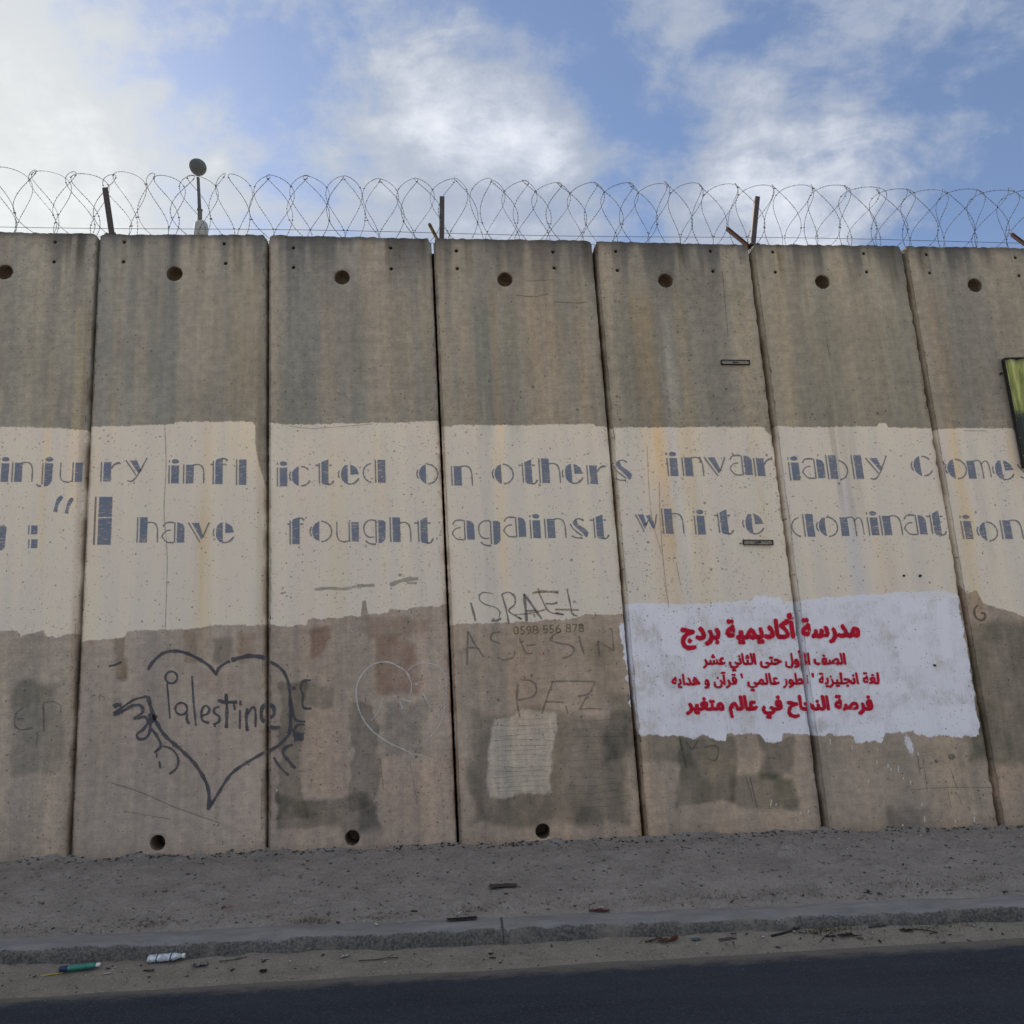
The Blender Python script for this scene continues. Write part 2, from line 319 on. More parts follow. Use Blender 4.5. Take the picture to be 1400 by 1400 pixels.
# old repaint patches on the lower wall: polygon-ish boxes (x0,y0,x1,y1, softness px, multiplier)
PATCH = [(180, 868, 268, 900, 6, (.94, .97, 1.0)), (158, 868, 172, 930, 3, (.88, .80, .66)), (252, 858, 270, 905, 2, (.90, .84, .74)), (270, 858, 326, 918, 2, (1.14, 1.12, 1.08)), (290, 872, 314, 905, 4, (.80, .77, .72)), (272, 916, 330, 950, 4, (1.02, .92, .86)), (326, 862, 352, 905, 3, (.95, .86, .74)),
 (20, 935, 84, 1055, 6, (.84, .85, .82)), (24, 938, 78, 960, 5, (.90, .90, .86)), (0, 870, 22, 935, 6, (.92, .96, 1.02)), (124, 950, 170, 1100, 16, (.92, .93, .92)),
 (374, 855, 440, 1000, 8, (.92, .93, .90)), (382, 935, 418, 1116, 2, (.80, .79, .72)), (383, 1092, 520, 1130, 4, (.76, .76, .71)), (480, 962, 515, 1104, 2, (.80, .80, .76)), (496, 1098, 520, 1136, 4, (.74, .76, .80)), (422, 858, 445, 902, 3, (.92, .80, .74)), (416, 935, 455, 968, 3, (.84, .84, .78)), (440, 885, 520, 962, 7, (.92, .93, .90)), (520, 877, 572, 952, 5, (.92, .80, .75)), (525, 960, 582, 1035, 8, (.86, .88, .84)), (420, 970, 478, 1092, 3, (1.08, 1.0, .94)), (515, 1035, 620, 1130, 10, (1.04, .97, .93)), (500, 845, 590, 868, 6, (.90, .86, .82)),
 (645, 975, 858, 1128, 7, (.76, .76, .71)), (672, 978, 758, 1088, 2, (1.45, 1.52, 1.62)), (770, 965, 848, 1078, 3, (1.10, 1.10, 1.12)), (614, 856, 850, 975, 7, (.92, .94, .92)), (700, 858, 740, 985, 8, (1.10, .98, .90)), (808, 880, 856, 960, 8, (.90, .90, .84)), (830, 945, 868, 1040, 8, (.80, .80, .78)), (790, 1100, 830, 1132, 6, (.86, .86, .82)), (750, 925, 790, 985, 5, (1.12, 1.10, 1.06)),
 (870, 1005, 945, 1045, 6, (.84, .84, .78)), (930, 1010, 1005, 1098, 3, (.76, .77, .70)), (1000, 1060, 1090, 1102, 4, (.82, .82, .75)), (1042, 1008, 1085, 1062, 4, (.80, .80, .76)), (962, 1038, 1040, 1062, 4, (1.20, 1.14, 1.06)), (1060, 1065, 1084, 1100, 3, (.84, .84, .78)), (1120, 1015, 1350, 1050, 8, (.92, .93, .90)), (1215, 1108, 1262, 1140, 6, (.80, .80, .82)), (1290, 1030, 1345, 1110, 12, (.92, .93, .90)),
 (1325, 848, 1420, 1040, 8, (.78, .79, .74)), (1352, 880, 1382, 945, 5, (1.08, 1.08, 1.06)), (1368, 960, 1420, 1030, 6, (1.10, 1.08, 1.05)), (1340, 870, 1352, 1010, 4, (.92, .92, .86)), (1365, 1045, 1420, 1090, 8, (1.12, 1.02, .96))]
LEAN_Y = -4800.0; LEAN_X = 374.0   # where the vertical edges of the wall meet in the photograph
def slab_attributes(k, X, Z):
    P = np.stack([X, np.zeros_like(X), Z], -1); px, py = to_px(P)
    n = len(X)
    # concrete tint
    up = sstep(900, 560, py)[:, None]
    low = np.array([.448, .372, .310]); bnd = sstep(.38, .62, fbm(X*4.5+k*17, Z*.12+k, 2, 3))[:, None]; hi = np.array([.328, .308, .265])*(1-bnd)+np.array([.375, .334, .274])*bnd
    tint = low*(1-up)+hi*up
    slabv = {-1: (.97, 1.0, 1.0), 0: (.98, 1.0, 1.02), 1: (1.0, .99, .99), 2: (1.0, .98, .95), 3: (1.02, .99, .94), 4: (.98, .97, .92), 5: (.98, .96, .92)}.get(k, (1, 1, 1))
    tint = tint*np.array(slabv)
    colm = fbm(X*5+k*31, Z*.25, 3, 4)-.5
    tint = tint*(1+colm[:, None]*np.array([.52, .43, .30]))
    colf = fbm(X*16+k*13, Z*.8, 6, 3)-.5; tint = tint*(1+colf[:, None]*np.array([.22, .19, .15]))
    blot = fbm(X*2.2+9, Z*2.0+k, 5, 5)-.5
    tint = tint*(1+blot[:, None]*np.array([.30, .30, .32]))
    stain = np.ones((n, 3))
    topd = np.maximum(ztop(X)-Z, 0)
    drip = fbm(X*9+k*7, Z*.5, 11, 4)
    drip = sstep(.30, .72, drip); g = np.exp(-(topd/(.045+.34*drip*drip))**1.6)
    stain *= 1-(g*(.55+.35*drip))[:, None]*np.array([.66, .63, .56])
    stain *= 1-(np.exp(-topd/.030)*.45)[:, None]*np.array([1, 1, .9])
    xr = LEAN_X+(px-LEAN_X)*(500-LEAN_Y)/(py-LEAN_Y)      # photo x carried along the wall's verticals to y=500
    wob = (fbm(X*3+k*5, Z*1.2, 21, 3)-.5)*9
    for (sx, sy, w, y0, y1, cm, st) in STREAKS:
        s0 = LEAN_X+(sx-LEAN_X)*(500-LEAN_Y)/(sy-LEAN_Y)
        if abs(s0-xr.mean()) > 200: continue
        d = np.abs(xr+wob*.5-s0)
        m = sstep(w*1.35, w*.55, d)*sstep(y0-35, y0+25, py)*sstep(y1+35, y1-25, py)
        m = m*st*(.25+1.25*fbm(X*30, Z*2.0, 31, 4))
        stain *= 1+m[:, None]*(np.array(cm)**.85-1)
    ex = (fbm(X*5, Z*5, 41, 5)-.5)
    for (x0, y0, x1, y1, sf, cm) in PATCH:
        pad = 26
        dx = np.minimum(px-x0, x1-px)+ex*pad; dy = np.minimum(py-y0, y1-py)+ex*pad
        m = sstep(-sf, sf, np.minimum(dx, dy))
        m *= .35+1.3*fbm(X*7, Z*4, 43, 5, .6)
        cm = np.array(cm); lum_ = cm.mean(); cm = (lum_+(cm-lum_)*.45)*(np.array([.985, 1.01, 1.03]) if cm.max() < .9 else 1.0)
        tint *= 1+m[:, None]*(cm**(1.8 if cm.max() < .9 or cm.min() > 1.15 else .85)-1)
    # dirt splash at the foot of the wall, dark rough arrises
    foot = Z-zbase(X)
    stain *= 1-(np.exp(-np.maximum(foot, 0)/.07)*(.25+.5*fbm(X*8, Z*8, 51, 4)))[:, None]*np.array([.55, .58, .62])
    xl, xrgt = 1.5*k, 1.5*k+1.5
    edge = np.minimum(X-xl, xrgt-X)
    stain *= 1-(np.exp(-np.maximum(edge-.02, 0)/.018)*(.05+.60*sstep(.35, .7, fbm(X*3, Z*5, 61, 4))))[:, None]*np.array([.60, .66, .72])
    # paint distance fields
    jag = (fbm(px*.11, py*.02+k, 71, 3)-.5)*3+(fbm(np.floor(px/11+.6*fbm(py*.05, px*0, 8, 2))*3.7, px*0+k, 72, 1)-.5)*3.5
    kk = k if k in CT else (-1 if k < 0 else 5)
    if k in CT:
        t = np.interp(px, *zip(*CT[k])); b = np.interp(px, *zip(*CB[k]))
    else:
        t = np.full(n, 585.)+(fbm(px*.05, px*0, 5, 3)-.5)*6; b = np.full(n, 862.)+(fbm(px*.05, px*0, 9, 3)-.5)*22
    cream = np.minimum(py-t+(fbm(px*.2, py*0, 73, 3)-.5)*2, b-py+jag)
    if k == 0: cream = np.minimum(cream, (LEAN_X+(349-LEAN_X)*(py-LEAN_Y)/(600-LEAN_Y))-px+sstep(600, 700, py)*20)
    cream = np.where(b-py < 1.5, np.minimum(cream, b-py+jag), cream)
    cream += np.minimum(0, (edge-.006)*150)
    wt = np.interp(px, *zip(*WT)); wb = np.interp(px, *zip(*WB))
    right = 1310+(py-815)*.160; left = 852+(py-820)*.115
    white = np.minimum.reduce([py-wt+(fbm(px*.15, py*0, 75, 3)-.5)*4, wb-py+(fbm(px*.2, py*.01, 77, 3)-.5)*2.5+(fbm(np.floor(px/8.5)*5.3, px*0, 78, 1)-.5)*5, right-px+(fbm(py*.1, px*0, 79, 3)-.5)*6, px-left])
    # stray white brush mark under the patch, and its run over the arris of the next slab
    white = np.maximum(white, 3-np.hypot((px-1243-(py-1018)*.3)/1.6, (py-1018)/4.2))
    if k == 2:
        white = np.maximum(white, np.minimum(px-(845+(py-850)*.15+(fbm(py*.15, py*0, 81, 3)-.5)*12), np.minimum(py-850, 985-py)*.4)-1)
    if k not in (2, 3, 4): white = np.full(n, -20.)
    white = np.clip(white, -20, 20); cream = np.clip(cream, -20, 20)
    dens = np.full(n, .38)+(fbm(X*1.5+k*3, Z*1.2, 91, 3)-.5)*.9
    dens += {1: .12, 3: .42, 2: .10}.get(k, 0)*sstep(980, 900, py)
    dens -= .18*sstep(560, 480, py)
    if k in (3, 4): dens -= .25*sstep(-3, 3, white)*(1-sstep(880, 830, py)*sstep(1000, 900, px))
    dens += .7*np.exp(-foot/.05)
    dens += .35*np.exp(-edge/.03)
    dens = np.clip(dens, 0, 1.6)
    coat = np.zeros(n)
    for (cx, cy, hw, hh, sl) in [(1250, 828, 18, 11, .1), (1252, 861, 14, 10, -.2), (1248, 893, 20, 20, .25), (1247, 986, 24, 17, .35), (1306, 982, 20, 17, .1), (1190, 997, 20, 9, 0), (1050, 822, 20, 6, 0), (1062, 1008, 22, 6, 0), (980, 1008, 18, 5, 0), (1292, 860, 8, 40, .1), (920, 865, 16, 30, .1), (1110, 950, 14, 34, .05), (1215, 940, 26, 9, .1)]:
        dx = np.abs(px-cx-(py-cy)*sl)-hw; dy = np.abs(py-cy)-hh+(fbm(np.floor(px/4.0), py*0, 83, 1)-.5)*6
        coat = np.maximum(coat, sstep(1.5, -1.5, np.maximum(dx, dy)+(fbm(px*.25, py*.25, 85, 3)-.5)*5))
    global COAT; COAT = coat
    return np.clip(tint, .02, 1), np.clip(stain, .1, 1.6), np.stack([cream, white, dens], -1)

def build_slab(k, res=.015):
    xl, xr_ = 1.5*k+{3: .017, 4: .021, 5: .023}.get(k, .010), 1.5*k+1.5-.010
    bottom = min(zbase(xl), zbase(xr_))-.25
    nx = int(round(1.49/res)); nz = int(round(5.65/res))
    us = np.linspace(0, 1, nx+1)
    X = np.repeat((xl+(xr_-xl)*us)[None, :], nz+1, 0)
    zt = ztop(X[0])
    # rounded / broken top corners
    e = np.minimum(X[0]-xl, xr_-X[0]); zt = zt-.032*np.clip(1-e/.035, 0, 1)**1.3
    zt = zt+(fbm(X[0]*22, X[0]*0+k, 101, 4)-.5)*.022
    v = np.linspace(0, 1, nz+1)[:, None]
    Z = bottom+(zt[None, :]-bottom)*v
    # ragged vertical edges
    for side, c in ((-1, 0), (1, nx)):
        rag = np.maximum(0, fbm(Z[:, c]*16, Z[:, c]*0+k*3+side, 111, 5)-.50)*.05
        big = np.maximum(0, fbm(Z[:, c]*3.3, Z[:, c]*0+k*7+side, 113, 2)-.72)*.10
        sh = (rag+big)*(-side)
        X[:, c] += sh
        c1 = c-side
        X[:, c1] += sh*.5
    Y = (fbm(X*1.3+k, Z*1.1, 121, 3)-.5)*.003+DEP.get(k, .004)
    V = np.stack([X, Y, Z], -1).reshape(-1, 3)
    idx = np.arange((nz+1)*(nx+1)).reshape(nz+1, nx+1)
    alive = np.ones((nz, nx), bool)
    extraV = []; faces_c = []; faces_h = []; base_n = len(V)
    def hole(cx, cz, r, depth, name):
        # square block of cells round the hole is cut out and bridged to a circle
        dx = (xr_-xl)/nx; j = int(round((cx-xl)/dx)); hz = (float(ztop(cx))-bottom)/nz
        i = int(round((cz-bottom)/hz)); m = max(1, int(math.ceil(r/res*1.15)))
        j0, j1, i0, i1 = j-m, j+m, i-m, i+m
        if j0 < 1 or j1 > nx-1 or i0 < 1 or i1 > nz-1: return
        alive[i0:i1, j0:j1] = False
        ring = [idx[i0, q] for q in range(j0, j1)]+[idx[q, j1] for q in range(i0, i1)]+[idx[i1, q] for q in range(j1, j0, -1)]+[idx[q, j0] for q in range(i1, i0, -1)]
        C = V[idx[i, j]]
        def circ(rad, y, jit=0.0):
            out = []
            for q in ring:
                d = V[q]-C; a = math.atan2(d[2], d[0]); rr = rad*(1+jit*(random.random()-.5))
                extraV.append((C[0]+rr*math.cos(a), C[1]+y, C[2]+rr*math.sin(a))); out.append(base_n+len(extraV)-1)
            return out
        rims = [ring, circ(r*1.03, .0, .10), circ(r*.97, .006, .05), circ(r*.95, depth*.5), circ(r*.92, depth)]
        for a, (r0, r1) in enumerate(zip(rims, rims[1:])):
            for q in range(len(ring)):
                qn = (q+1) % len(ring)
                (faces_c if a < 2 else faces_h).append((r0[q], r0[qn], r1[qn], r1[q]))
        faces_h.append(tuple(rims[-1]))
    H = HOLES.get(k)
    if H is None:
        H = {}
        cx = 1.5*k+.72; holes = [(cx, float(ztop(cx))-.36, .072, .09)]
        for dx in (-.47, .43):
            for dz in (.09, .27): holes.append((cx+dx, float(ztop(cx))-dz, .016, .06))
        holes.append((cx, zbase(cx)+.09, .06, .22))
        for h in holes: hole(*h, '')
    else:
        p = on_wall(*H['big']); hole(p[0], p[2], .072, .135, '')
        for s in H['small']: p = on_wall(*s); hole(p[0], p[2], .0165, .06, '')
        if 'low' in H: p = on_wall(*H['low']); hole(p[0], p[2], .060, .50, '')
    A = idx[:-1, :-1][alive]; B = idx[:-1, 1:][alive]; C_ = idx[1:, 1:][alive]; D = idx[1:, :-1][alive]
    quads = np.stack([A, B, C_, D], -1).tolist()
    # sides, top, back
    def side_strip(col, sgn):
        ids = idx[:, col]; n0 = base_n+len(extraV)
        for q in ids:
            x, y, z = V[q]; w = .011+.006*random.random()
            extraV.append((x+sgn*w*.35, DEP.get(k, .004)+.004, z))
        n1 = base_n+len(extraV)
        for q in ids:
            x, y, z = V[q]; extraV.append(((xl if sgn < 0 else xr_)+sgn*(.004*(random.random()-.5)), .028+DEP.get(k, .004), z))
        n2 = base_n+len(extraV)
        for q in ids:
            x, y, z = V[q]; extraV.append(((xl if sgn < 0 else xr_)+sgn*(-.002), .26, z))
        fs = []
        for a in range(len(ids)-1):
            ch = [ids[a], n0+a, n1+a, n2+a]; chn = [ids[a+1], n0+a+1, n1+a+1, n2+a+1]
            for b in range(3):
                f = (ch[b], chn[b], chn[b+1], ch[b+1]); fs.append(f if sgn < 0 else f[::-1])
        return fs, n2
    # pull the face edge in a little so that the arris is a chamfer
    for col, sgn in ((0, -1), (nx, 1)):
        V[idx[:, col], 0] -= sgn*(.020 if sgn < 0 else .010)
    f1, nl = side_strip(0, -1); f2, nr = side_strip(nx, 1)
    faces_c += f1+f2
    n0 = base_n+len(extraV)
    tops = idx[-1, :]
    for a, q in enumerate(tops):
        x, y, z = V[q]; extraV.append((x, y+.014, z+.009))
    n1 = base_n+len(extraV)
    for a, q in enumerate(tops):
        x, y, z = V[q]; extraV.append((x, .26, z+.011))
    for a in range(nx):
        faces_c.append((tops[a], tops[a+1], n0+a+1, n0+a)); faces_c.append((n0+a, n0+a+1, n1+a+1, n1+a))
    faces_c.append((nl+0, nr+0, nr+nz, nl+nz)[::-1])
    AV = np.concatenate([V, np.array(extraV)]) if extraV else V
    fcs = quads+[tuple(int(q) for q in f) for f in faces_c]
    nh = len(fcs); fcs += [tuple(int(q) for q in f) for f in faces_h]
    me = bpy.data.meshes.new("concrete_panel"); me.from_pydata(AV.tolist(), [], fcs)
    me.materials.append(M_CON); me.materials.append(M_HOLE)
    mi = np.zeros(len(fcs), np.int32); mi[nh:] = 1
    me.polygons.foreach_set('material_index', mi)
    sm = np.ones(len(fcs), bool); sm[-1] = False; me.polygons.foreach_set('use_smooth', sm)
    t, s, p = slab_attributes(k, AV[:, 0], AV[:, 2])
    for nm, arr in (('tint', t), ('stain', s)):
        at = me.attributes.new(nm, 'FLOAT_COLOR', 'POINT'); at.data.foreach_set('color', np.concatenate([arr, COAT[:, None] if nm == 'tint' else np.ones((len(arr), 1))], 1).astype(np.float32).ravel())
    at = me.attributes.new('paint', 'FLOAT_VECTOR', 'POINT'); at.data.foreach_set('vector', p.astype(np.float32).ravel())
    me.update()
    return me

LAB = {-1: "concrete wall slab at the left edge lettered inju, with a quotation mark and colon",
 0: "concrete wall slab with most of the drawn heart around the word Palestine",
 1: "concrete wall slab lettered icted o and fought, with a faint chalk heart",
 2: "concrete wall slab with the scrawled word ISRAEL under the lettering against",
 3: "concrete wall slab lettered invar and white, with two steel channels set in it",
 4: "concrete wall slab lettered iably c and dominat, right half of the white patch",
 5: "concrete wall slab at the right edge lettered ome, carrying a green panel"}
SLAB = {}
GW = "tall concrete panels standing side by side"
for k in range(-5, 9):
    inside = -1 <= k <= 5
    me = build_slab(k, .015 if inside else .03)
    o = bpy.data.objects.new("concrete_panel", me); COL.objects.link(o)
    lab = LAB.get(k) or ("plain concrete wall slab outside the picture beyond the word injury" if k < 0 else "plain concrete wall slab outside the picture beyond the green panel")
    tag(o, lab, "concrete panel", GW if inside else ("slabs beyond the left edge" if k < 0 else "slabs beyond the right edge"))
    SLAB[k] = o
def slab_of(px, py):
    X = on_wall(px, py)[0]; return int(math.floor(X/1.5))
PROUD = .0028
def wall_pt(px, py, k, lift=0.0):
    return on_wall(px, py, DEP.get(k, .004)-PROUD-lift)

for k in range(-5, 8):      # dark packing in the joint, set back from the face
    X0 = 1.5*(k+1); zt_, zb_ = float(ztop(X0))-.045, float(zbase(X0))-.24
    bm = bmesh.new(); box(bm, (X0, .21, (zt_+zb_)/2), (.05, .03, zt_-zb_)); bm_obj('joint_packing', bm, M_DARK, SLAB[k])

# ---------------------------------------------------------------- paint on the wall: ribbons and filled shapes
class Paint:
    """thin painted shapes in photograph coordinates, laid on one slab as a skin of paint"""
    def __init__(s): s.V = []; s.F = []; s.E = []
    def stroke(s, pts, w, k, taper=False, smooth=True, lift=0.0, edge=1.0):
        P = [np.array(p, float) for p in pts]
        if smooth and len(P) > 2:
            Q = []
            for i in range(len(P)-1):
                p0, p1, p2, p3 = P[max(i-1, 0)], P[i], P[i+1], P[min(i+2, len(P)-1)]
                m = max(3, int(np.linalg.norm(p2-p1)/2.5))
                for t in np.linspace(0, 1, m, endpoint=False):
                    Q.append(.5*((2*p1)+(-p0+p2)*t+(2*p0-5*p1+4*p2-p3)*t*t+(-p0+3*p1-3*p2+p3)*t**3))
            Q.append(P[-1]); P = Q
        n = len(P); b = len(s.V)
        for i, p in enumerate(P):
            d = P[min(i+1, n-1)]-P[max(i-1, 0)]; L = np.linalg.norm(d) or 1; nrm = np.array([-d[1], d[0]])/L
            ww = w*(1+.18*math.sin(i*.9+w))*.5
            if taper: ww *= .45+.55*math.sin(math.pi*min(1, (i+.6)/n))
            for off, e in ((-1, 0.0), (-.45, 1.0), (.45, 1.0), (1, 0.0)):
                q = p+nrm*ww*1.15*off; s.V.append(wall_pt(q[0], q[1], k, lift)); s.E.append(e*edge if 0 < i < n-1 else e*.75)
        for i in range(n-1):
            for c in range(3):
                a = b+i*4+c; s.F.append((a, a+1, a+5, a+4))
    def poly(s, pts, k, lift=0.0):
        """filled polygon with a worn rim"""
        P = np.array(pts, float); n = len(P); b = len(s.V)
        C = P.mean(0); area = 0
        for i in range(n): area += P[i][0]*P[(i+1) % n][1]-P[(i+1) % n][0]*P[i][1]
        sg = 1 if area > 0 else -1
        inner = []
        for i in range(n):
            a = P[i-1]; c = P[(i+1) % n]
            d1 = P[i]-a; d2 = c-P[i]; d1 /= (np.linalg.norm(d1) or 1); d2 /= (np.linalg.norm(d2) or 1)
            nn = np.array([-(d1+d2)[1], (d1+d2)[0]]); nn = nn/(np.linalg.norm(nn) or 1)*sg
            inner.append(P[i]+nn*.8)
        for q in P: s.V.append(wall_pt(q[0], q[1], k, lift)); s.E.append(.05)
        for q in inner: s.V.append(wall_pt(q[0], q[1], k, lift)); s.E.append(1.0)
        for i in range(n):
            j = (i+1) % n; s.F.append((b+i, b+j, b+n+j, b+n+i))
        s.F.append(tuple(b+n+i for i in range(n)))
    def build(s, name, mats, k, label=None):
        if not s.V: return None
        me = bpy.data.meshes.new(name); me.from_pydata([tuple(map(float, v)) for v in s.V], [], s.F)
        at = me.attributes.new('edge', 'FLOAT', 'POINT'); at.data.foreach_set('value', np.array(s.E, np.float32))
        o = new_obj(name, me, mats, SLAB[k])
        if label: o['label'] = label
        return o

# stencil alphabet, units are photo px: x from the left hairline, y up from the base line.  ('p', pts) filled, ('s', pts, width) stroke
def arc(cx, cy, rx, ry, a0, a1, n=10):
    return [(cx+rx*math.cos(math.radians(a0+(a1-a0)*i/n)), cy+ry*math.sin(math.radians(a0+(a1-a0)*i/n))) for i in range(n+1)]
def stem(x, h, w=11, y0=0):
    return [('s', [(x+.8, y0), (x+.8, h)], 1.9), ('p', [(x+3.6, y0), (x+3.6+w, y0), (x+3.6+w, h), (x+3.6, h)])]
def cresc(x, h, w=10.5):
    R = h/2; cx = x+R+1.5
    return [('p', arc(cx, R, R-1.2, R, 103, 257, 14)), ('s', arc(cx, R, R+1.4, R*.9, 150, 210, 6), 2.0)]
G = {
 'n': lambda h: stem(0, h)+[('s', [(14, h-.8), (20, h), (25.5, h-2.5), (28, h-9), (28.3, h*.5), (28.5, 0)], 1.9)],
 'm': lambda h: [('p', [(0, 0), (11, 0), (11, h), (0, h)]), ('s', [(10, h-1), (17, h), (20, h-5), (20.5, 0)], 1.8), ('s', [(20, h-5), (26, h-.5), (30, h-5), (31, 2)], 1.6)],
 'i': lambda h: stem(0, h-1)+[('p', arc(9, h+4.3, 5.3, 3.4, 0, 360, 14)[:-1]), ('s', [(.8, h+2.6), (.8, h+6)], 1.6)],
 'j': lambda h: [('s', [(.8, -3), (.8, h)], 1.9), ('p', [(3.4, -6), (8, -5.5), (12, -3), (14.4, 2), (14.8, h), (3.4, h)]), ('p', arc(9.5, h+5, 5.8, 3.4, 0, 360, 14)[:-1]), ('s', [(-6.5, -2.8), (-4, -5.5), (0, -5)], 2.6)],
 'u': lambda h: [('s', [(0, h), (0, 9), (2.5, 2.5), (8, 0), (13, .2), (17, 2)], 1.8)]+stem(16, h, 10.5),
 'r': lambda h: stem(0, h)+[('s', [(14.5, h-9), (18, h-4), (23, h-1.5), (27, h-2)], 2.6)],
 'y': lambda h: [('p', [(5, h), (15.5, h), (22, 11), (17.5, 8)]), ('s', [(0, h), (15, 5)], 1.8), ('s', [(29, h+3), (19, 9), (12, -1), (7, -3), (3, -2)], 2.0)],
 'f': lambda h: [('s', [(.8, 0), (.8, h+5)], 1.9), ('p', [(3.4, 0), (14, 0), (14, h+9), (9, h+8.6), (5, h+7), (3.4, h+4)]), ('s', [(12, h+8), (17, h+8), (20, h+5)], 2.6), ('s', [(14, h), (19, h)], 2.2), ('s', [(-3, h), (.5, h)], 2)],
 'l': lambda h: stem(0, h+7),
 'I': lambda h: [('s', [(.8, 0), (.8, h)], 3.2), ('p', [(5, 0), (24, 0), (24, h*.56), (5, h*.56)]), ('p', [(5, h*.575), (24, h*.575), (24, h), (5, h)])],
 'c': lambda h: cresc(0, h)+[('s', arc(h/2+2, h/2, h/2-1, h/2-.8, 92, 40, 6), 2.0), ('s', arc(h/2+2, h/2, h/2-1, h/2-.8, -92, -25, 6), 2.2)],
 'o': lambda h: cresc(0, h)+[('s', arc(h/2+.5, h/2, h/2, h/2-.6, 88, -88, 14), 2.0)],
 't': lambda h: [('s', [(.8, 2), (.8, h+3)], 1.9), ('p', [(5, 1), (9, 0), (14, 0), (13.6, 3), (13.6, h+8), (11, h+7.5), (3.4, h+4), (3.4, 4)]), ('s', [(12, .4), (17, 1.5), (20, 6)], 2.4), ('s', [(13.8, h), (18, h)], 1.9), ('s', [(-4.5, h), (.5, h)], 1.9)],
 'e': lambda h: [('p', [(12.5, 0), (12.5, h), (8, h-.8), (4.5, h-4.5), (2.8, h*.62), (2.8, h*.35), (4.5, 5), (8, 1.2)]), ('p', [(15.5, h*.47), (15.5, h), (20, h-1.5), (25, h-5.5), (28, h*.5)]), ('s', [(12, .4), (18, .6), (24, 4), (27.5, 8.5)], 2.2), ('s', arc(14, h/2, 14.6, h*.45, 155, 205, 6), 1.8)],
 'd': lambda h: [('s', arc(13, h/2, 13, h/2-.5, 100, 260, 14), 1.9)]+[(q[0], [(a+16, b) for a, b in q[1]])+tuple(q[2:]) for q in stem(0, h+4.5)],
 'b': lambda h: stem(0, h+6)+[('s', arc(14, h/2-1, 14, h/2, 75, -80, 12), 2.0)],
 'h': lambda h: stem(0, h+7)+[('s', [(14, h-.8), (20, h), (25.5, h-2.5), (28, h-9), (28.3, h*.5), (28.5, 0)], 1.9)],
 'a': lambda h: [('s', [(1.5, h-6), (5, h-1), (11, h), (16.5, h-.5)], 2.1), ('s', [(12, h*.62), (5, h*.56), (.6, h*.34), (2, 6), (7, .8), (16.5, .3)], 1.8), ('s', [(17.5, 0), (17.5, h)], 1.9), ('p', [(20.3, 0), (31, 0), (31, h*.75), (28.5, h-2), (24, h-.4), (20.3, h)])],
 'g': lambda h: [('s', [(17, h-.5), (9, h), (2.5, h-5), (.8, h*.58), (3.5, h*.32), (9, h*.22), (15, h*.24)], 1.9), ('s', [(17.5, -1), (17.5, h)], 1.9), ('p', [(20.5, -2), (26, -1), (30.5, 4), (31, h-3), (28, h), (20.5, h)]), ('s', [(3, 2), (8, -2), (17, -3)], 2.3)],
 'v': lambda h: [('p', [(4.5, h), (14.5, h), (21, 9), (18, 3)]), ('s', [(0, h), (16.5, 0)], 1.9), ('s', [(28.5, h+.5), (20, 7)], 2.0)],
 'w': lambda h: [('p', [(3, h), (11, h), (14.5, 10), (11, 3)]), ('s', [(0, h), (10, 0)], 1.7), ('p', [(14, h-2), (20, h), (25, 9), (22, 3)]), ('s', [(29, h), (24.5, 6)], 1.8), ('s', [(13, 9), (17, 16)], 1.6)],
 's': lambda h: [('p', [(4, h-2), (8, h-1), (10, h*.72), (19, h*.50), (24, h*.30), (22, 3), (19, 1), (15, h*.25), (5, h*.60), (2, h*.78)]), ('s', [(6, h-1.5), (12, h), (18, h-3)], 2.0), ('s', [(-1, h*.74), (3, h*.48), (15, 3)], 1.8), ('s', [(0, 3.5), (6, .8), (15, .5)], 2.0)],
}
ROW = """i -3.5 659 27;n 15 659 27;j 56.5 659 26;u 82 659 27;r 137 658.5 27;y 171 655 26;i 230 661 26;n 250 661 26;f 290.5 662 27;l 322.5 663 28
i 378.5 665 27;c 396 665 28;t 436 663 27;e 463.5 662 27;d 497 660 27;o 570.5 662 28;n 617.5 664 27;o 674 662 28;t 715 662 26;h 738 660.5 27;e 770.5 661 27;r 803.5 662 26;s 841.5 657 28
i 913.5 651 26;n 934 651 26;v 965.5 651 26;a 999 649.5 27;r 1032.5 651 25;i 1080.5 657 26;a 1098.5 654 27;b 1132.5 655 27;l 1167.5 655 26;y 1187 652 26;c 1248.5 651 28
o 1295 655 28;m 1325 654.5 25;e 1360.5 656 27;s 1396 655 27
g -24 752 34;I 127.5 745 66;h 186.5 742 28;a 221 742 28;v 257 741.5 27;e 292 742 28;f 396 744.5 28;o 424 741 29;u 461 740.5 27;g 497 741 30;h 533.5 741 27;t 572 743 28
a 618.5 738 27;g 654.5 743 31;a 689 734 27;i 725.5 736 26;n 745.5 736 27;s 782 736 27;t 813 737 26;w 871 727 24;h 907 730 28;i 951 731 27;t 983.5 730.5 26;e 1018 730 28
d 1084.5 734 27;o 1118.5 734 28;m 1151 733 26;i 1188.5 732 26;n 1206 732 27;a 1238 731 27;t 1275 732 26;i 1317 737 26;o 1338.5 740 27;n 1371 737 26"""
SPEC = {':': 1}
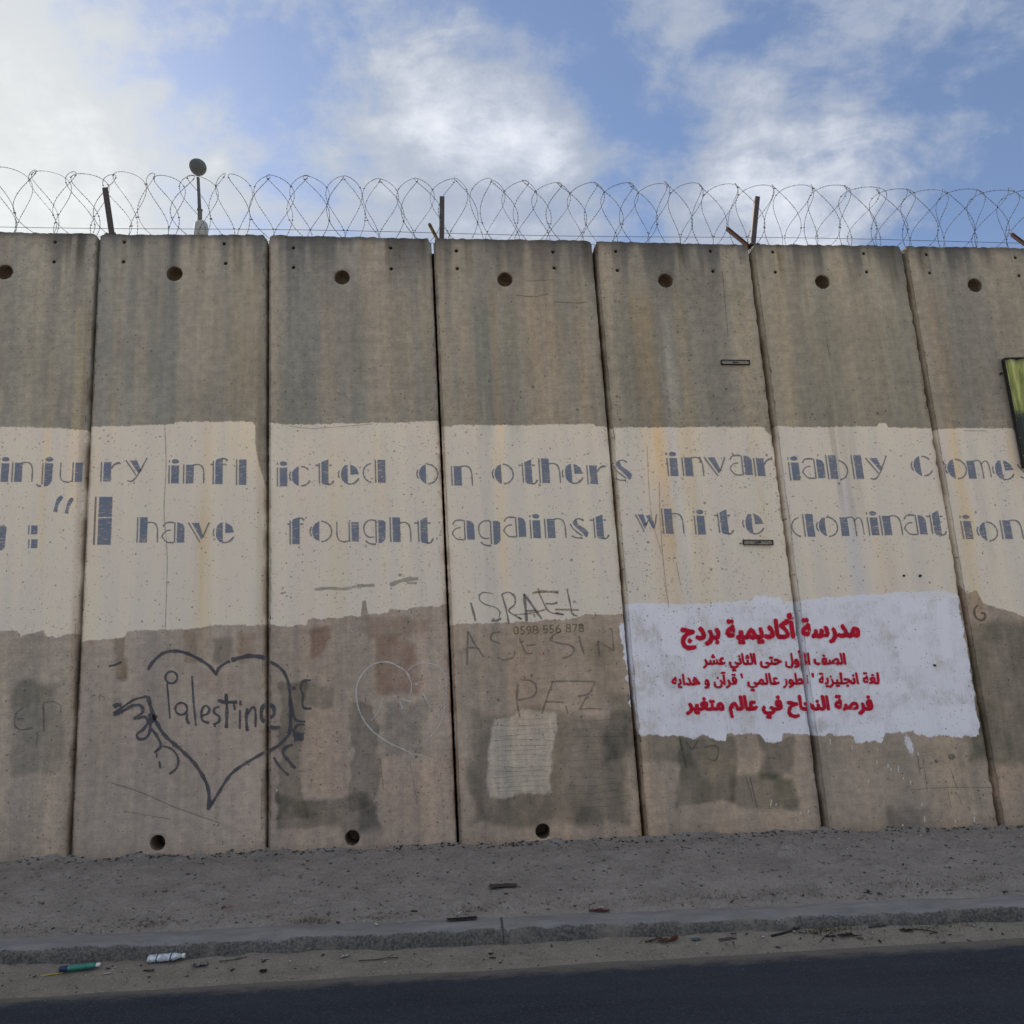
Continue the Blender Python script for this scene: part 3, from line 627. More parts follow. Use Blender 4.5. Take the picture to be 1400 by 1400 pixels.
def put_letter(ch, x0, yb, h, k=None):
    lean = (x0+15-LEAN_X)/(yb-LEAN_Y)
    def T_(p):
        x, y = p; return (x0+x-y*lean, yb-y)
    kk = slab_of(max(x0, 0)+12, yb-14) if k is None else k
    thick, thin = Paint(), Paint()
    for e in G[ch](h):
        if e[0] == 'p':
            pts = [T_(q) for q in e[1]]
            # densify straight sides a little and roughen them
            D = []
            for a, b in zip(pts, pts[1:]+pts[:1]):
                m = max(1, int(math.hypot(b[0]-a[0], b[1]-a[1])/4))
                for t in range(m): D.append((a[0]+(b[0]-a[0])*t/m+random.uniform(-.22, .22), a[1]+(b[1]-a[1])*t/m+random.uniform(-.22, .22)))
            thick.poly(D, kk)
        else: thin.stroke([T_(q) for q in e[1]], e[2]*1.05, kk, smooth=len(e[1]) > 2)
    root = thick.build('painted_letter', M_BLUE, kk, 'faded blue stencil letter '+ch)
    t = thin.build('painted_letter', M_HAIR, kk)
    if root and t:      # the hairlines belong to the same letter: join them into one mesh with two materials
        me = root.data; me2 = t.data; nv = len(me.vertices); nf = len(me.polygons)
        V = [v.co[:] for v in me.vertices]+[v.co[:] for v in me2.vertices]
        Fc = [tuple(p.vertices) for p in me.polygons]+[tuple(q+nv for q in p.vertices) for p in me2.polygons]
        m3 = bpy.data.meshes.new('painted_letter'); m3.from_pydata(V, [], Fc); m3.materials.append(M_BLUE); m3.materials.append(M_HAIR)
        m3.polygons.foreach_set('material_index', np.array([0]*nf+[1]*len(me2.polygons), np.int32))
        at = m3.attributes.new('edge', 'FLOAT', 'POINT'); at.data.foreach_set('value', np.array(thick.E+thin.E, np.float32))
        root.data = m3; bpy.data.objects.remove(t)
for tok in ROW.replace('\n', ';').split(';'):
    c, x, y, h = tok.split(); put_letter(c, float(x), float(y), float(h))
p = Paint()      # colon
for (ya, yb_) in ((718, 730.5), (737, 749.5)):
    p.poly([(42.5, ya), (51.5, ya), (51, yb_), (42, yb_)], -1); p.stroke([(39.5, ya), (39, yb_)], 1.8, -1, smooth=False)
p.build('painted_letter', M_BLUE, -1)
p = Paint()      # opening quotation mark
p.stroke([(85, 678.5), (80, 684), (77, 692), (75.5, 700)], 5.6, -1); p.stroke([(99.5, 681), (95, 687), (92, 695), (91, 702)], 5.4, -1)
p.build('painted_letter', M_BLUE, -1)

# hand-drawn graffiti, strokes given in enlarged-detail coordinates (origin, scale)
def graff(name, mat, org, sc, items, label=None, w=3.0):
    by = {}
    for it in items:
        pts, ww = (it if isinstance(it, tuple) and isinstance(it[0], list) else (it, w))
        P = [(org[0]+x/sc, org[1]+y/sc) for x, y in pts]
        # cut where the stroke passes a joint
        cur = None; seg = []
        for q in P:
            kq = slab_of(*q)
            if cur is None or kq == cur: seg.append(q)
            else:      # stop the stroke at the joint and take it up again on the next slab
                a_, b_ = seg[-1], q
                lo_, hi_ = 0.0, 1.0
                for _ in range(14):
                    md = (lo_+hi_)/2
                    if slab_of(a_[0]+(b_[0]-a_[0])*md, a_[1]+(b_[1]-a_[1])*md) == cur: lo_ = md
                    else: hi_ = md
                cx_, cy_ = a_[0]+(b_[0]-a_[0])*lo_, a_[1]+(b_[1]-a_[1])*lo_; sg_ = 1 if kq > cur else -1
                seg.append((cx_-2.2*sg_, cy_))
                if len(seg) > 1: by.setdefault(cur, []).append((seg, ww))
                seg = [(cx_+2.6*sg_, cy_), q]
            cur = kq
        if len(seg) > 1: by.setdefault(cur, []).append((seg, ww))
    for k, L in by.items():
        if k not in SLAB: continue
        pn = Paint()
        for n_, (s_, ww) in enumerate(L): pn.stroke(s_, ww*(1.22 if mat is M_MARK else 1.0), k, smooth=len(s_) > 2, lift=.0002*(n_ % 6))
        pn.build(name, mat, k, label)
def circ(cx, cy, r, n=12, ry=None): return [(cx+r*math.cos(i*2*math.pi/n), cy+(ry or r)*math.sin(i*2*math.pi/n)) for i in range(n+1)]
O1, S1 = (140, 870), 4.667
graff('drawn_heart', M_MARK, O1, S1, [([(290, 215), (320, 165), (380, 112), (450, 94), (520, 102), (600, 137), (680, 187), (727, 245)], 4.0),
  ([(727, 250), (740, 205), (790, 168), (815, 158)], 3.4), ([(822, 152), (920, 126), (990, 128), (1044, 138)], 5.2), ([(1066, 160), (1120, 190), (1162, 235), (1190, 310), (1198, 400), (1200, 520), (1196, 610), (1170, 650), (1120, 698), (1066, 730)], 4.0),
  ([(1046, 740), (960, 782), (860, 845), (800, 905), (740, 1000), (690, 1080), (675, 1108)], 3.8), ([(290, 380), (305, 440), (340, 540), (390, 622), (440, 672), (510, 732), (580, 802), (640, 890), (672, 965), (682, 1040), (672, 1108)], 4.6)])
graff('graffiti_word', M_MARK, O1, S1, [(circ(440, 262, 38), 2.8), ([(412, 300), (422, 410), (431, 525)], 2.2), (circ(503, 462, 38), 2.8), ([(541, 490), (538, 530), (556, 560)], 3.4), ([(572, 252), (580, 400), (597, 570)], 2.6),
  ([(634, 508), (672, 492), (682, 460), (655, 442), (632, 480), (638, 535), (680, 552)], 3.0), ([(748, 448), (716, 460), (714, 488), (746, 512), (742, 545), (706, 562)], 3.2), ([(716, 560), (717, 580)], 3), ([(788, 365), (794, 470), (791, 585)], 4.0), ([(736, 408), (790, 420), (860, 418)], 4.4), ([(838, 425), (846, 470)], 3.4),
  ([(880, 408), (882, 440)], 4), ([(878, 470), (876, 590)], 3.6), ([(925, 458), (918, 520), (924, 604)], 3.8), ([(925, 500), (955, 455), (976, 470), (977, 580)], 3.0), ([(1046, 432), (1018, 462), (1016, 520), (1040, 545)], 5.2), ([(1068, 432), (1092, 455), (1094, 500), (1068, 515)], 4.8), ([(1068, 575), (1100, 585), (1132, 575)], 4.8)])
graff('graffiti_scribble', M_MARK, O1, S1, [([(70, 450), (95, 436), (122, 440)], 5.5), ([(68, 488), (120, 458), (200, 405), (285, 382)], 3.0), ([(70, 502), (125, 478), (200, 440), (248, 446), (255, 485), (200, 528)], 4.2), ([(222, 528), (268, 512), (290, 545), (262, 592), (220, 625), (235, 655), (280, 646), (303, 600), (305, 540), (300, 492)], 3.4),
  ([(290, 560), (325, 530), (335, 500)], 7), ([(312, 588), (350, 640), (372, 700), (330, 742)], 3.6), ([(384, 700), (440, 718), (482, 775), (474, 838), (425, 880)], 2.8), ([(362, 795), (370, 842)], 3.6), ([(345, 745), (347, 775)], 2), ([(40, 190), (85, 180), (122, 162)], 2.6)])
graff('graffiti_scribble', M_MARK, O1, S1, [([(1332, 280), (1285, 284), (1264, 325), (1280, 375), (1276, 432), (1290, 458), (1335, 460)], 3.0), ([(1212, 335), (1232, 330)], 5), ([(1206, 410), (1214, 480), (1236, 535), (1295, 545)], 3.0), ([(1290, 562), (1245, 565), (1222, 600), (1222, 640)], 2.6), ([(1222, 640), (1286, 640)], 13), ([(1212, 690), (1165, 712), (1152, 745), (1180, 785), (1230, 842)], 3.6), ([(1092, 770), (1130, 830), (1188, 886)], 3.0)])
O2, S2 = (350, 850), 4.0
graff('chalk_heart', M_CHALK, O2, S2, [([(600, 262), (560, 322), (548, 400), (570, 500), (630, 590), (720, 658), (800, 695), (850, 720)], 2.5), ([(850, 720), (950, 742)], 1.2), ([(600, 262), (660, 225), (740, 225), (820, 272)], 2.2), ([(830, 265), (880, 233), (960, 230), (1022, 270), (1040, 350), (1030, 470), (1000, 570), (930, 650)], 1.7), ([(820, 270), (838, 300)], 4.5), ([(910, 388), (955, 470)], 1.7), ([(785, 430), (800, 478)], 3), ([(800, 425), (850, 440)], 2), ([(836, 300), (850, 340), (845, 402)], 1.6), ([(690, 425), (670, 490), (630, 540)], 1.5), ([(872, 335), (884, 345)], 4)])
O3, S3 = (620, 780), 5.833
graff('graffiti_word', M_GREY, O3, S3, [([(120, 165), (130, 175)], 3.4), ([(138, 255), (158, 330), (176, 402)], 3.4), ([(320, 185), (230, 176), (205, 225), (250, 268), (330, 292), (370, 330), (362, 374)], 1.8), ([(300, 400), (340, 402), (380, 380)], 3.2), ([(385, 190), (418, 300), (442, 425)], 2.6), ([(385, 190), (440, 172), (488, 210), (490, 268), (440, 318), (486, 356), (540, 386)], 2.4), ([(520, 375), (545, 388)], 4.2),
  ([(562, 185), (575, 300), (584, 405)], 4.0), ([(562, 185), (630, 280), (704, 388)], 3.6), ([(575, 322), (660, 318)], 3.4), ([(692, 200), (735, 290), (768, 330), (825, 345), (880, 352)], 2.2), ([(735, 262), (790, 266), (830, 252)], 3.0), ([(905, 145), (928, 250), (948, 345), (990, 362)], 2.4), ([(1126, 352), (1138, 352)], 3.4)], "scrawled word ISRAEL")
graff('spray_mark', M_BRN, O3, S3, [([(630, 180), (700, 168), (840, 172)], 3.8), ([(672, 140), (690, 200)], 2.4), ([(490, 352), (620, 340), (742, 308)], 2.2), ([(810, 310), (1000, 314)], 3.6), ([(640, 345), (650, 370)], 3), ([(815, 335), (880, 350)], 2.8)])
graff('graffiti_word', M_GREY2, O3, S3, [([(115, 482), (110, 620), (110, 752)], 2.8), ([(118, 490), (180, 600), (242, 690)], 2.6), ([(115, 615), (205, 620)], 2.4), ([(370, 490), (312, 502), (300, 552), (372, 580)], 3), ([(350, 690), (400, 714), (478, 690), (490, 640)], 2.4), ([(528, 540), (556, 615), (580, 658), (632, 660)], 2.4), ([(575, 602), (660, 588)], 3.2), ([(860, 482), (792, 520), (775, 560), (850, 580), (938, 600), (962, 640), (930, 680), (870, 700)], 2.8), ([(1000, 520), (1020, 600), (1046, 676)], 2.8), ([(1150, 560), (1166, 682)], 3.2), ([(1240, 462), (1262, 470)], 3), ([(1150, 560), (1215, 600), (1282, 640)], 1.6), ([(1262, 470), (1280, 640)], 1.8)], "scrawled word ASESIN")
graff('graffiti_word', M_GREY2, O3, S3, [([(515, 905), (505, 1030), (530, 1175)], 3.2), ([(540, 872), (620, 880), (660, 930), (640, 1000), (510, 1035)], 2.6), ([(565, 840), (572, 862)], 2.6), ([(626, 828), (620, 852)], 2.6), ([(795, 880), (740, 1030), (706, 1142)], 2.8), ([(735, 1045), (880, 1050)], 3.2), ([(895, 1075), (912, 1142)], 2.6), ([(770, 885), (900, 882), (1130, 886)], 2.8), ([(1130, 890), (1080, 980), (990, 1002)], 2.8), ([(1062, 1005), (1008, 1105)], 3), ([(1000, 1108), (1090, 1100), (1182, 1106)], 2.2)], "scrawled word PAZ")
graff('graffiti_mark', M_GREY2, (0, 850), 4.0, [([(130, 470), (90, 500), (80, 560), (110, 590), (180, 580)], 2.6), ([(90, 530), (132, 532)], 2.4), ([(237, 450), (240, 600)], 3.6), ([(235, 446), (290, 436), (330, 460), (330, 500)], 2.0)], "faint letters EP")
graff('graffiti_mark', M_GREY2, (0, 850), 4.0, [([(205, 600), (200, 690)], 1.6), ([(500, 408), (520, 402)], 1.6), ([(540, 405), (545, 435)], 1.6), ([(540, 405), (570, 412), (568, 432)], 1.6)])
graff('graffiti_spiral', M_GREY, (1050, 550), 4.0, [([(1150, 1108), (1130, 1130), (1134, 1170), (1160, 1192), (1186, 1180), (1186, 1156), (1165, 1152)], 3.4)])
graff('graffiti_mark', M_GREY2, (700, 850), 4.0, [([(920, 640), (935, 720), (955, 800)], 3.4), ([(952, 655), (985, 698), (1018, 645)], 2.6), ([(1050, 690), (1110, 676), (1130, 710), (1110, 760), (1070, 745)], 2.2)])
graff('graffiti_mark', M_GREY2, (1050, 850), 4.0, [([(0, 748), (20, 745)], 1.5), ([(28, 740), (30, 755)], 1.5), ([(30, 740), (46, 752)], 1.5)])
graff('red_paint_dot', M_RED, O3, S3, [([(712, 660), (722, 662)], 2.6)]); graff('red_paint_dot', M_BRN, O3, S3, [([(1005, 435), (1030, 440)], 3.4)])
# hairline cracks and scratches
CR = [([(226, 582), (227, 640), (225, 700), (228, 760), (226, 860)], 1.3), 
  ([(902, 660), (903, 720), (910, 790), (915, 830)], 1.2), ([(925, 770), (930, 800)], 1.0), ([(885, 610), (890, 700), (906, 760)], 1.0), ([(146, 1068), (190, 1082), (240, 1103), (300, 1125)], 1.6), ([(170, 1110), (230, 1120)], 1.0), ([(1246, 1080), (1300, 1077), (1356, 1076)], 1.1), ([(1262, 1035), (1268, 1080)], 1.1), ([(1300, 1050), (1315, 1100)], 1.0), ([(1296, 1080), (1300, 1105)], 1.0), ([(1255, 1030), (1258, 1060)], 1.4),
  ([(758, 413), (790, 414), (802, 413)], 1.6), ([(706, 403), (730, 405), (750, 402)], 1.4), ([(720, 385), (755, 383)], 1.0), ([(988, 370), (992, 420), (996, 460)], 1.1), ([(1130, 470), (1136, 495)], 1.2), ([(1026, 1062), (1036, 1105)], 2.0), ([(1020, 1060), (1030, 1095)], 1.4), ([(560, 1040), (570, 1100)], .8), ([(520, 1040), (524, 1080)], 1.0), ([(1318, 588), (1350, 589)], 1.2), ([(395, 583), (430, 585), (510, 580)], 1.0)]
for y in range(985, 1085, 7):
    CR.append(([(676+random.uniform(-2, 8), y+random.uniform(-2, 2)), (710, y+random.uniform(-3, 1)), (752+random.uniform(-12, 5), y+random.uniform(-4, 1))], random.uniform(.4, .8)))
for y in range(985, 1110, 11):
    CR.append(([(775+random.uniform(0, 8), y+random.uniform(-2, 2)), (810, y+random.uniform(-4, 1)), (848+random.uniform(-12, 5), y+random.uniform(-6, 3))], random.uniform(.35, .7)))
byk = {}
for pts, w in CR: byk.setdefault(slab_of(*pts[len(pts)//2]), []).append((pts, w))
for k, L in byk.items():
    pn = Paint()
    for n_, (pts, w) in enumerate(L): pn.stroke([(x+random.uniform(-.8, .8), y+random.uniform(-.8, .8)) for x, y in pts], w*1.0, k, smooth=len(pts) > 2, lift=-.0006+.0001*(n_ % 5))
    tag(pn.build('hairline_cracks', M_CRACK, k), kind='stuff')
graff('rubbed_smudge', M_GREY2, (0, 0), 1.0, [([(430, 806), (450, 804), (470, 805), (490, 801), (512, 800)], 4.5), ([(533, 800), (548, 794), (560, 792), (572, 791)], 6), ([(556, 797), (570, 797)], 4), ([(384, 811), (391, 810)], 3)])
# white paint spatter low on the slab right of the white patch
pn = Paint()
for (x, y, l) in [(1199, 1042, 5), (1214, 1047, 5), (1218, 1052, 4), (1228, 1051, 9), (1235, 1064, 3), (1187, 1068, 4), (1245, 1070, 5), (1260, 1100, 4), (1309, 1083, 5), (1264, 1120, 8), (1332, 1112, 4), (1332, 1120, 7), (1306, 1123, 3), (1234, 1128, 3), (1135, 1014, 8), (1165, 1022, 6), (1255, 1031, 4)]:
    pn.stroke([(x, y-l/2), (x+.3, y+l/2)], 1.9, 4, smooth=False)
tag(pn.build('paint_spatter', M_SPLAT, 4), kind='stuff')
pn = Paint()
for (x, y, l) in [(1054, 1098, 9), (1061, 1100, 3), (1094, 1112, 3), (1105, 1110, 4)]:
    pn.stroke([(x+1, y-l/2), (x-.6, y+l/2)], 1.6, 3, smooth=False)
tag(pn.build('paint_spatter', M_SPLAT, 3), kind='stuff')

# red Arabic stencil lines
FORM = {'ا': (0xFE8D, 2), 'أ': (0xFE83, 2), 'آ': (0xFE81, 2), 'ب': (0xFE8F, 4), 'ة': (0xFE93, 2), 'ت': (0xFE95, 4), 'ث': (0xFE99, 4), 'ج': (0xFE9D, 4), 'ح': (0xFEA1, 4), 'د': (0xFEA9, 2), 'ر': (0xFEAD, 2), 'ز': (0xFEAF, 2), 'س': (0xFEB1, 4), 'ش': (0xFEB5, 4), 'ص': (0xFEB9, 4), 'ط': (0xFEC1, 4), 'ع': (0xFEC9, 4), 'غ': (0xFECD, 4), 'ف': (0xFED1, 4), 'ق': (0xFED5, 4), 'ك': (0xFED9, 4), 'ل': (0xFEDD, 4), 'م': (0xFEE1, 4), 'ن': (0xFEE5, 4), 'ه': (0xFEE9, 4), 'و': (0xFEED, 2), 'ى': (0xFEEF, 2), 'ي': (0xFEF1, 4)}
def shape(s):
    s = s.replace('لأ', '\u0001'); F2 = dict(FORM); F2['\u0001'] = (0xFEF7, 2)
    out = []
    for i, c in enumerate(s):
        if c not in F2: out.append(c); continue
        b, n = F2[c]; prev = s[i-1] if i else ' '; nxt = s[i+1] if i+1 < len(s) else ' '
        jp = prev in F2 and F2[prev][1] == 4; jn = n == 4 and nxt in F2
        out.append(chr(b+(3 if jp and jn else 1 if jp else 2 if jn else 0)))
    return ''.join(out[::-1])
def text_tris(body, offset, bold=0.0):
    cu = bpy.data.curves.new('t', 'FONT'); cu.body = body; cu.offset = offset; cu.resolution_u = 4
    try: cu.fill_mode = 'FRONT'
    except Exception: pass
    ob = bpy.data.objects.new('t', cu); COL.objects.link(ob); bpy.context.view_layer.update()
    me = ob.to_mesh(); me.calc_loop_triangles()
    V = np.array([v.co[:2] for v in me.vertices]); Tr = [tuple(t.vertices) for t in me.loop_triangles]
    ob.to_mesh_clear(); bpy.data.objects.remove(ob); bpy.data.curves.remove(cu)
    return V, Tr
def wall_text(name, V, Tr, x0, x1, yb0, yb1, hs, mat, lift=0.0, label=None, edge=1.0, layers=1):
    """fit text (x extent) between photo x0..x1 on base line yb0..yb1, height scale hs px per em; split at the joints"""
    lo, hi = V[:, 0].min(), V[:, 0].max()
    t = (V[:, 0]-lo)/(hi-lo); yb = yb0+(yb1-yb0)*t; x = x0+(x1-x0)*t
    y = yb-V[:, 1]*hs; x = x+(y-yb)*((x-LEAN_X)/(yb-LEAN_Y))
    jx, jy = (fbm(x*.30, y*.30, 301, 3)-.5)*2.0, (fbm(x*.30, y*.30, 303, 3)-.5)*1.6; x = x+jx; y = y+jy
    P = np.array([on_wall(a, b) for a, b in zip(x, y)])
    kmin, kmax = int(math.floor(P[:, 0].min()/1.5)), int(math.floor(P[:, 0].max()/1.5))
    for k in range(kmin, kmax+1):
        bm = bmesh.new(); nl_ = len(P)//layers; vs_ = [bm.verts.new((p_[0], DEP.get(k, .004)-PROUD-lift-.00006*(i_//nl_), p_[2])) for i_, p_ in enumerate(P)]
        for f in Tr:
            try: bm.faces.new([vs_[i] for i in f])
            except ValueError: pass
        for X, s in ((1.5*k+.011, -1), (1.5*k+1.5-.011, 1)):
            bmesh.ops.bisect_plane(bm, geom=bm.verts[:]+bm.edges[:]+bm.faces[:], plane_co=(X, 0, 0), plane_no=(s, 0, 0), clear_outer=True)
        if not bm.faces: bm.free(); continue
        o = bm_obj(name, bm, mat, SLAB[k]); me = o.data
        at = me.attributes.new('edge', 'FLOAT', 'POINT'); at.data.foreach_set('value', np.full(len(me.vertices), edge, np.float32))
        if label: o['label'] = label
AR = [("مدرسة أكاديمية بردج", 931, 1177, 874, 870, 34, .054), ("الصف الأول حتى الثاني عشر", 961, 1157, 908.5, 908, 21, .046), ("لغة انجليزية ' تطور عالمي ' قرآن و هدايه", 918.5, 1203, 936.5, 934.5, 20.5, .040), ("فرصة النجاح في عالم متغير", 937.5, 1195, 970.5, 970, 26, .056)]
for i, (s, x0, x1, y0, y1, hs, off) in enumerate(AR):
    V_, T_r = text_tris(shape(s), 0.0)
    wd = V_[:, 0].max()-V_[:, 0].min(); sx_ = (x1-x0)/wd/hs      # horizontal stretch of this line
    def bold(d, n=8):
        Vs, Ts = [V_], list(T_r)
        for q in range(n):
            a_ = q*2*math.pi/n; Ts += [tuple(i_+len(V_)*(q+1) for i_ in t_) for t_ in T_r]; Vs.append(V_+np.array([math.cos(a_)*d/sx_, math.sin(a_)*d]))
        return np.concatenate(Vs), Ts
    B_, BT = bold(off); wall_text('painted_lettering', B_, BT, x0, x1, y0, y1, hs, M_RED, .0012, layers=9)
    B_, BT = bold(off+.035); wall_text('spray_halo', B_, BT, x0-1, x1+1, y0, y1, hs, M_PINK, .0002, edge=.55, layers=9)
V_, T_r = text_tris("0598 556 878", .0); wall_text('painted_number', V_, T_r, 702, 799, 868, 864, 17, M_OLIVE, .0)

# ---------------------------------------------------------------- fittings in the wall
M_STEEL = simple("weathered_steel", (.34, .33, .29), .6, .3, 60, .5, c2=(.17, .155, .13))
M_STEEL_D = simple("dark_steel", (.045, .042, .04), .7, .3, 60, .3)
def channel(px0, px1, py):
    a = wall_pt(px0, py, 3); b = wall_pt(px1, py+.5, 3); c = (a+b)/2; L = abs(b[0]-a[0]); yy = DEP[3]
    bm = bmesh.new(); s_ang = math.atan2(b[2]-a[2], b[0]-a[0]); M = Matrix.Rotation(-s_ang, 3, 'Y')
    box(bm, (c[0], yy-.010, c[2]), (L, .003, .036), M)                 # web
    root = bm_obj('steel_channel', bm, M_STEEL, SLAB[3])
    bm = bmesh.new()
    for dz in (-.020, .020): box(bm, (c[0], yy-.011, c[2]+dz), (L+.004, .024, .004), M)
    bm_obj('flange', bm, M_STEEL_D, root)
    for dx in (-L/2-.0005, L/2+.0005):
        bm = bmesh.new(); box(bm, (c[0]+dx*math.cos(s_ang), yy-.010, c[2]+dx*math.sin(s_ang)), (.006, .022, .036), M); bm_obj('end_plate', bm, M_STEEL_D, root)
    bm = bmesh.new()
    for i in range(5): box(bm, (c[0]+(i-2)*.012, yy-.0125, c[2]+random.uniform(-.004, .004)), (.008, .004, .012), M)
    bm_obj('rivet_cluster', bm, M_STEEL_D, root)
channel(986, 1024, 495.7); channel(1016, 1056, 741.5)
# plugs, hooks and patched fixings
M_PLUG = simple("patch_mortar", (.30, .28, .22), .95, .3, 50)
def plug(px, py, r, k, mat, name='mortar_plug', n=7):
    c = wall_pt(px, py, k); bm = bmesh.new(); top = []
    bot = []
    for i in range(n):
        a = i*2*math.pi/n; rr = r*random.uniform(.75, 1.15)
        bot.append(bm.verts.new((c[0]+rr*math.cos(a), DEP[k]+.004, c[2]+rr*math.sin(a))))
        top.append(bm.verts.new((c[0]+rr*.7*math.cos(a), DEP[k]-.012, c[2]+rr*.7*math.sin(a))))
    bm.faces.new(top)
    for i in range(n): bm.faces.new((bot[i], bot[(i+1) % n], top[(i+1) % n], top[i]))
    bmesh.ops.recalc_face_normals(bm, faces=bm.faces); return bm_obj(name, bm, mat, SLAB[k])
plug(1258, 787, .017, 4, M_STEEL_D, 'bolt_stub'); plug(1236, 787, .014, 4, M_STEEL_D, 'bolt_stub')
plug(1301, 1034, .032, 4, M_PLUG); plug(1281, 1040, .018, 4, M_PLUG); plug(1278, 909.5, .014, 4, M_STEEL_D, 'bolt_stub'); plug(1012, 743, .007, 3, M_STEEL_D, 'bolt_stub'); plug(378, 1081, .012, 1, simple("bright_foil", (.7, .7, .68), .3, .3), 'foil_scrap')

# green corrugated panel at the right edge
def green_mat():
    m, T = material("green_painted_sheet"); pos = T.n('ShaderNodeNewGeometry').outputs['Position']
    sv = T.vm('MULTIPLY', pos, (1, 1, .15)).outputs[0]
    n = T.noise(sv, 26, 5, .6); b = T.noise(pos, 5, 4, .6); zc = T.n('ShaderNodeSeparateXYZ', {0: pos}).outputs[2]
    c = T.mix(T.step(n, .3, .7), (.17, .20, .05), (.50, .52, .17))
    zb_ = T.math('ADD', zc, T.math('MULTIPLY', T.math('SUBTRACT', b, .5), .35))
    c = T.mix(T.step(zb_, 3.72, 3.62), c, (.022, .032, .028))
    c = T.mix(T.math('MULTIPLY', T.step(zb_, 4.13, 4.20), .8), c, (.05, .06, .045))
    finish(T, c, .6, n, .2, .004, spec=.4); return m
a0 = on_wall(1371.5, 491, -.04); a1 = on_wall(1400, 650, -.04)
root = bpy.data.objects.new('green_panel', None); COL.objects.link(root)
root.location = (a0[0], -.02, a0[2])
tag(root, "yellow-green ribbed metal panel cut off by the right edge of the photo", "panel")
MG = green_mat(); PW, PH = .95, 1.02; x0p, zt_p = a0[0]+.012, a0[2]-.01
nx_ = 96; V = []; Fc = []
for i in range(nx_+1):
    u = i/nx_*PW; t = (u/.12) % 1; y = -.040-.016*(1 if .25 < t < .7 else 0 if (t < .12 or t > .83) else .5)
    for z in (0, -PH*.33, -PH*.66, -PH): V.append((x0p+u-root.location[0], y-root.location[1], zt_p+z-root.location[2]))
for i in range(nx_):
    for j in range(3): a = i*4+j; Fc.append((a, a+1, a+5, a+4))
new_obj('ribbed_sheet', mesh_of('ribbed_sheet', V, Fc), MG, root)
def frame_bar(c, s, name='frame_bar', mat=M_STEEL_D):
    bm = bmesh.new(); box(bm, (c[0]-root.location[0], c[1]-root.location[1], c[2]-root.location[2]), s, bev=.003); bm_obj(name, bm, mat, root)
frame_bar((x0p-.010, -.034, zt_p-PH/2), (.010, .042, PH+.03)); frame_bar((x0p+PW+.014, -.030, zt_p-PH/2), (.020, .05, PH+.03))
frame_bar((x0p+PW/2, -.030, zt_p+.012), (PW+.006, .052, .016)); frame_bar((x0p+PW/2, -.030, zt_p-PH-.012), (PW+.006, .052, .016))
for i in range(6):
    frame_bar((x0p-.010, -.058, zt_p-.08-i*.17), (.009, .006, .012), 'bolt_head', M_STEEL)
frame_bar((x0p-.036, -.012, zt_p-.12), (.026, .016, .016), 'wall_bracket', M_STEEL_D)

# ---------------------------------------------------------------- posts, wires and razor coil on top of the wall
M_POST = simple("galvanised_post", (.085, .075, .078), .75, .3, 40, .1, c2=(.06, .05, .05))
M_RUST = simple("rusty_brace", (.22, .13, .10), .85, .4, 40, .0, c2=(.12, .07, .055))
M_WIRE = simple("galvanised_wire", (.11, .112, .12), .85, .25, 30, .0, spec=.08)
def angle_post(pa, pb, w, label, yt, parent_braces=(), th=.006):
    """angle iron from photo foot pb up to head pa standing on the slab top"""
    A = on_wall(*pa, .13+yt); B = on_wall(pb[0], pb[1], .13); Bv = Vector(B); Av = Vector(A)
    r = bpy.data.objects.new('fence_post', None); COL.objects.link(r); r.location = B
    d = (Av-Bv); Bv2 = Bv-d.normalized()*.10; L = (Av-Bv2).length
    q = d.to_track_quat('Z', 'X').to_matrix(); x = Vector((1, 0, 0)); z = d.normalized(); y = z.cross(x).normalized(); x = y.cross(z)
    M = Matrix((x, y, z)).transposed(); c = (Av+Bv2)/2-Bv
    bm = bmesh.new(); box(bm, c-y*(w/2-th/2), (w, th, L), M, .0012); bm_obj('angle_flange', bm, M_POST, r)
    bm = bmesh.new(); box(bm, c-x*(w/2-th/2)+y*(th/2+.0005), (th, w-th, L), M, .0012); bm_obj('angle_web', bm, M_POST, r)
    bm = bmesh.new(); bz = Bv-Bv; box(bm, (0, .0, -.035), (.10, .11, .008)); bm_obj('base_plate', bm, M_POST, r)
    for dx in (-.036, .036):
        bm = bmesh.new(); tube(bm, [(dx, -.035, -.031), (dx, -.035, -.015)], .008, 6); bm_obj('anchor_bolt', bm, M_POST, r)
    tag(r, label, "post", "steel posts holding the razor wire"); return r
angle_post((145, 258), (154, 319), .052, "steel post leaning left on the wall top, between two slabs beside the lamp", -.04)
angle_post((604.5, 270), (604, 327), .046, "upright steel post on the wall top above the scrawled ISRAEL slab", 0)
angle_post((1035, 270), (1029, 333), .046, "steel post leaning right on the wall top beside a rusty brace arm", 0)
def brace(pa, pb, label, mat, w=.03):
    A = Vector(on_wall(*pa, -.02)); B = Vector(on_wall(*pb, .12)); d = (A-B); B2 = B-d.normalized()*.08; c = (A+B2)/2; L = (A-B2).length
    z = d.normalized(); x = Vector((0, 1, 0)).cross(z).normalized(); y = z.cross(x); M = Matrix((x, y, z)).transposed()
    bm = bmesh.new(); box(bm, (0, 0, 0), (w, .008, L), M, .001)
    for v in bm.verts:
        if (v.co.dot(z)) > L/2-.01: v.co += z*random.uniform(-.02, .012)
    o = bm_obj('brace_arm', bm, mat, None); o.location = c
    bm = bmesh.new(); box(bm, x*(w/2+.003), (.005, .03, L*.98), M); bm_obj('brace_edge', bm, mat, o)
    tag(o, label, "brace", "short broken brace arms on the wall top"); return o
brace((586, 306), (598, 329), "short splintered brace stub left of the upright middle post", simple("weathered_wood", (.36, .28, .17), .9, .4, 40), .022)
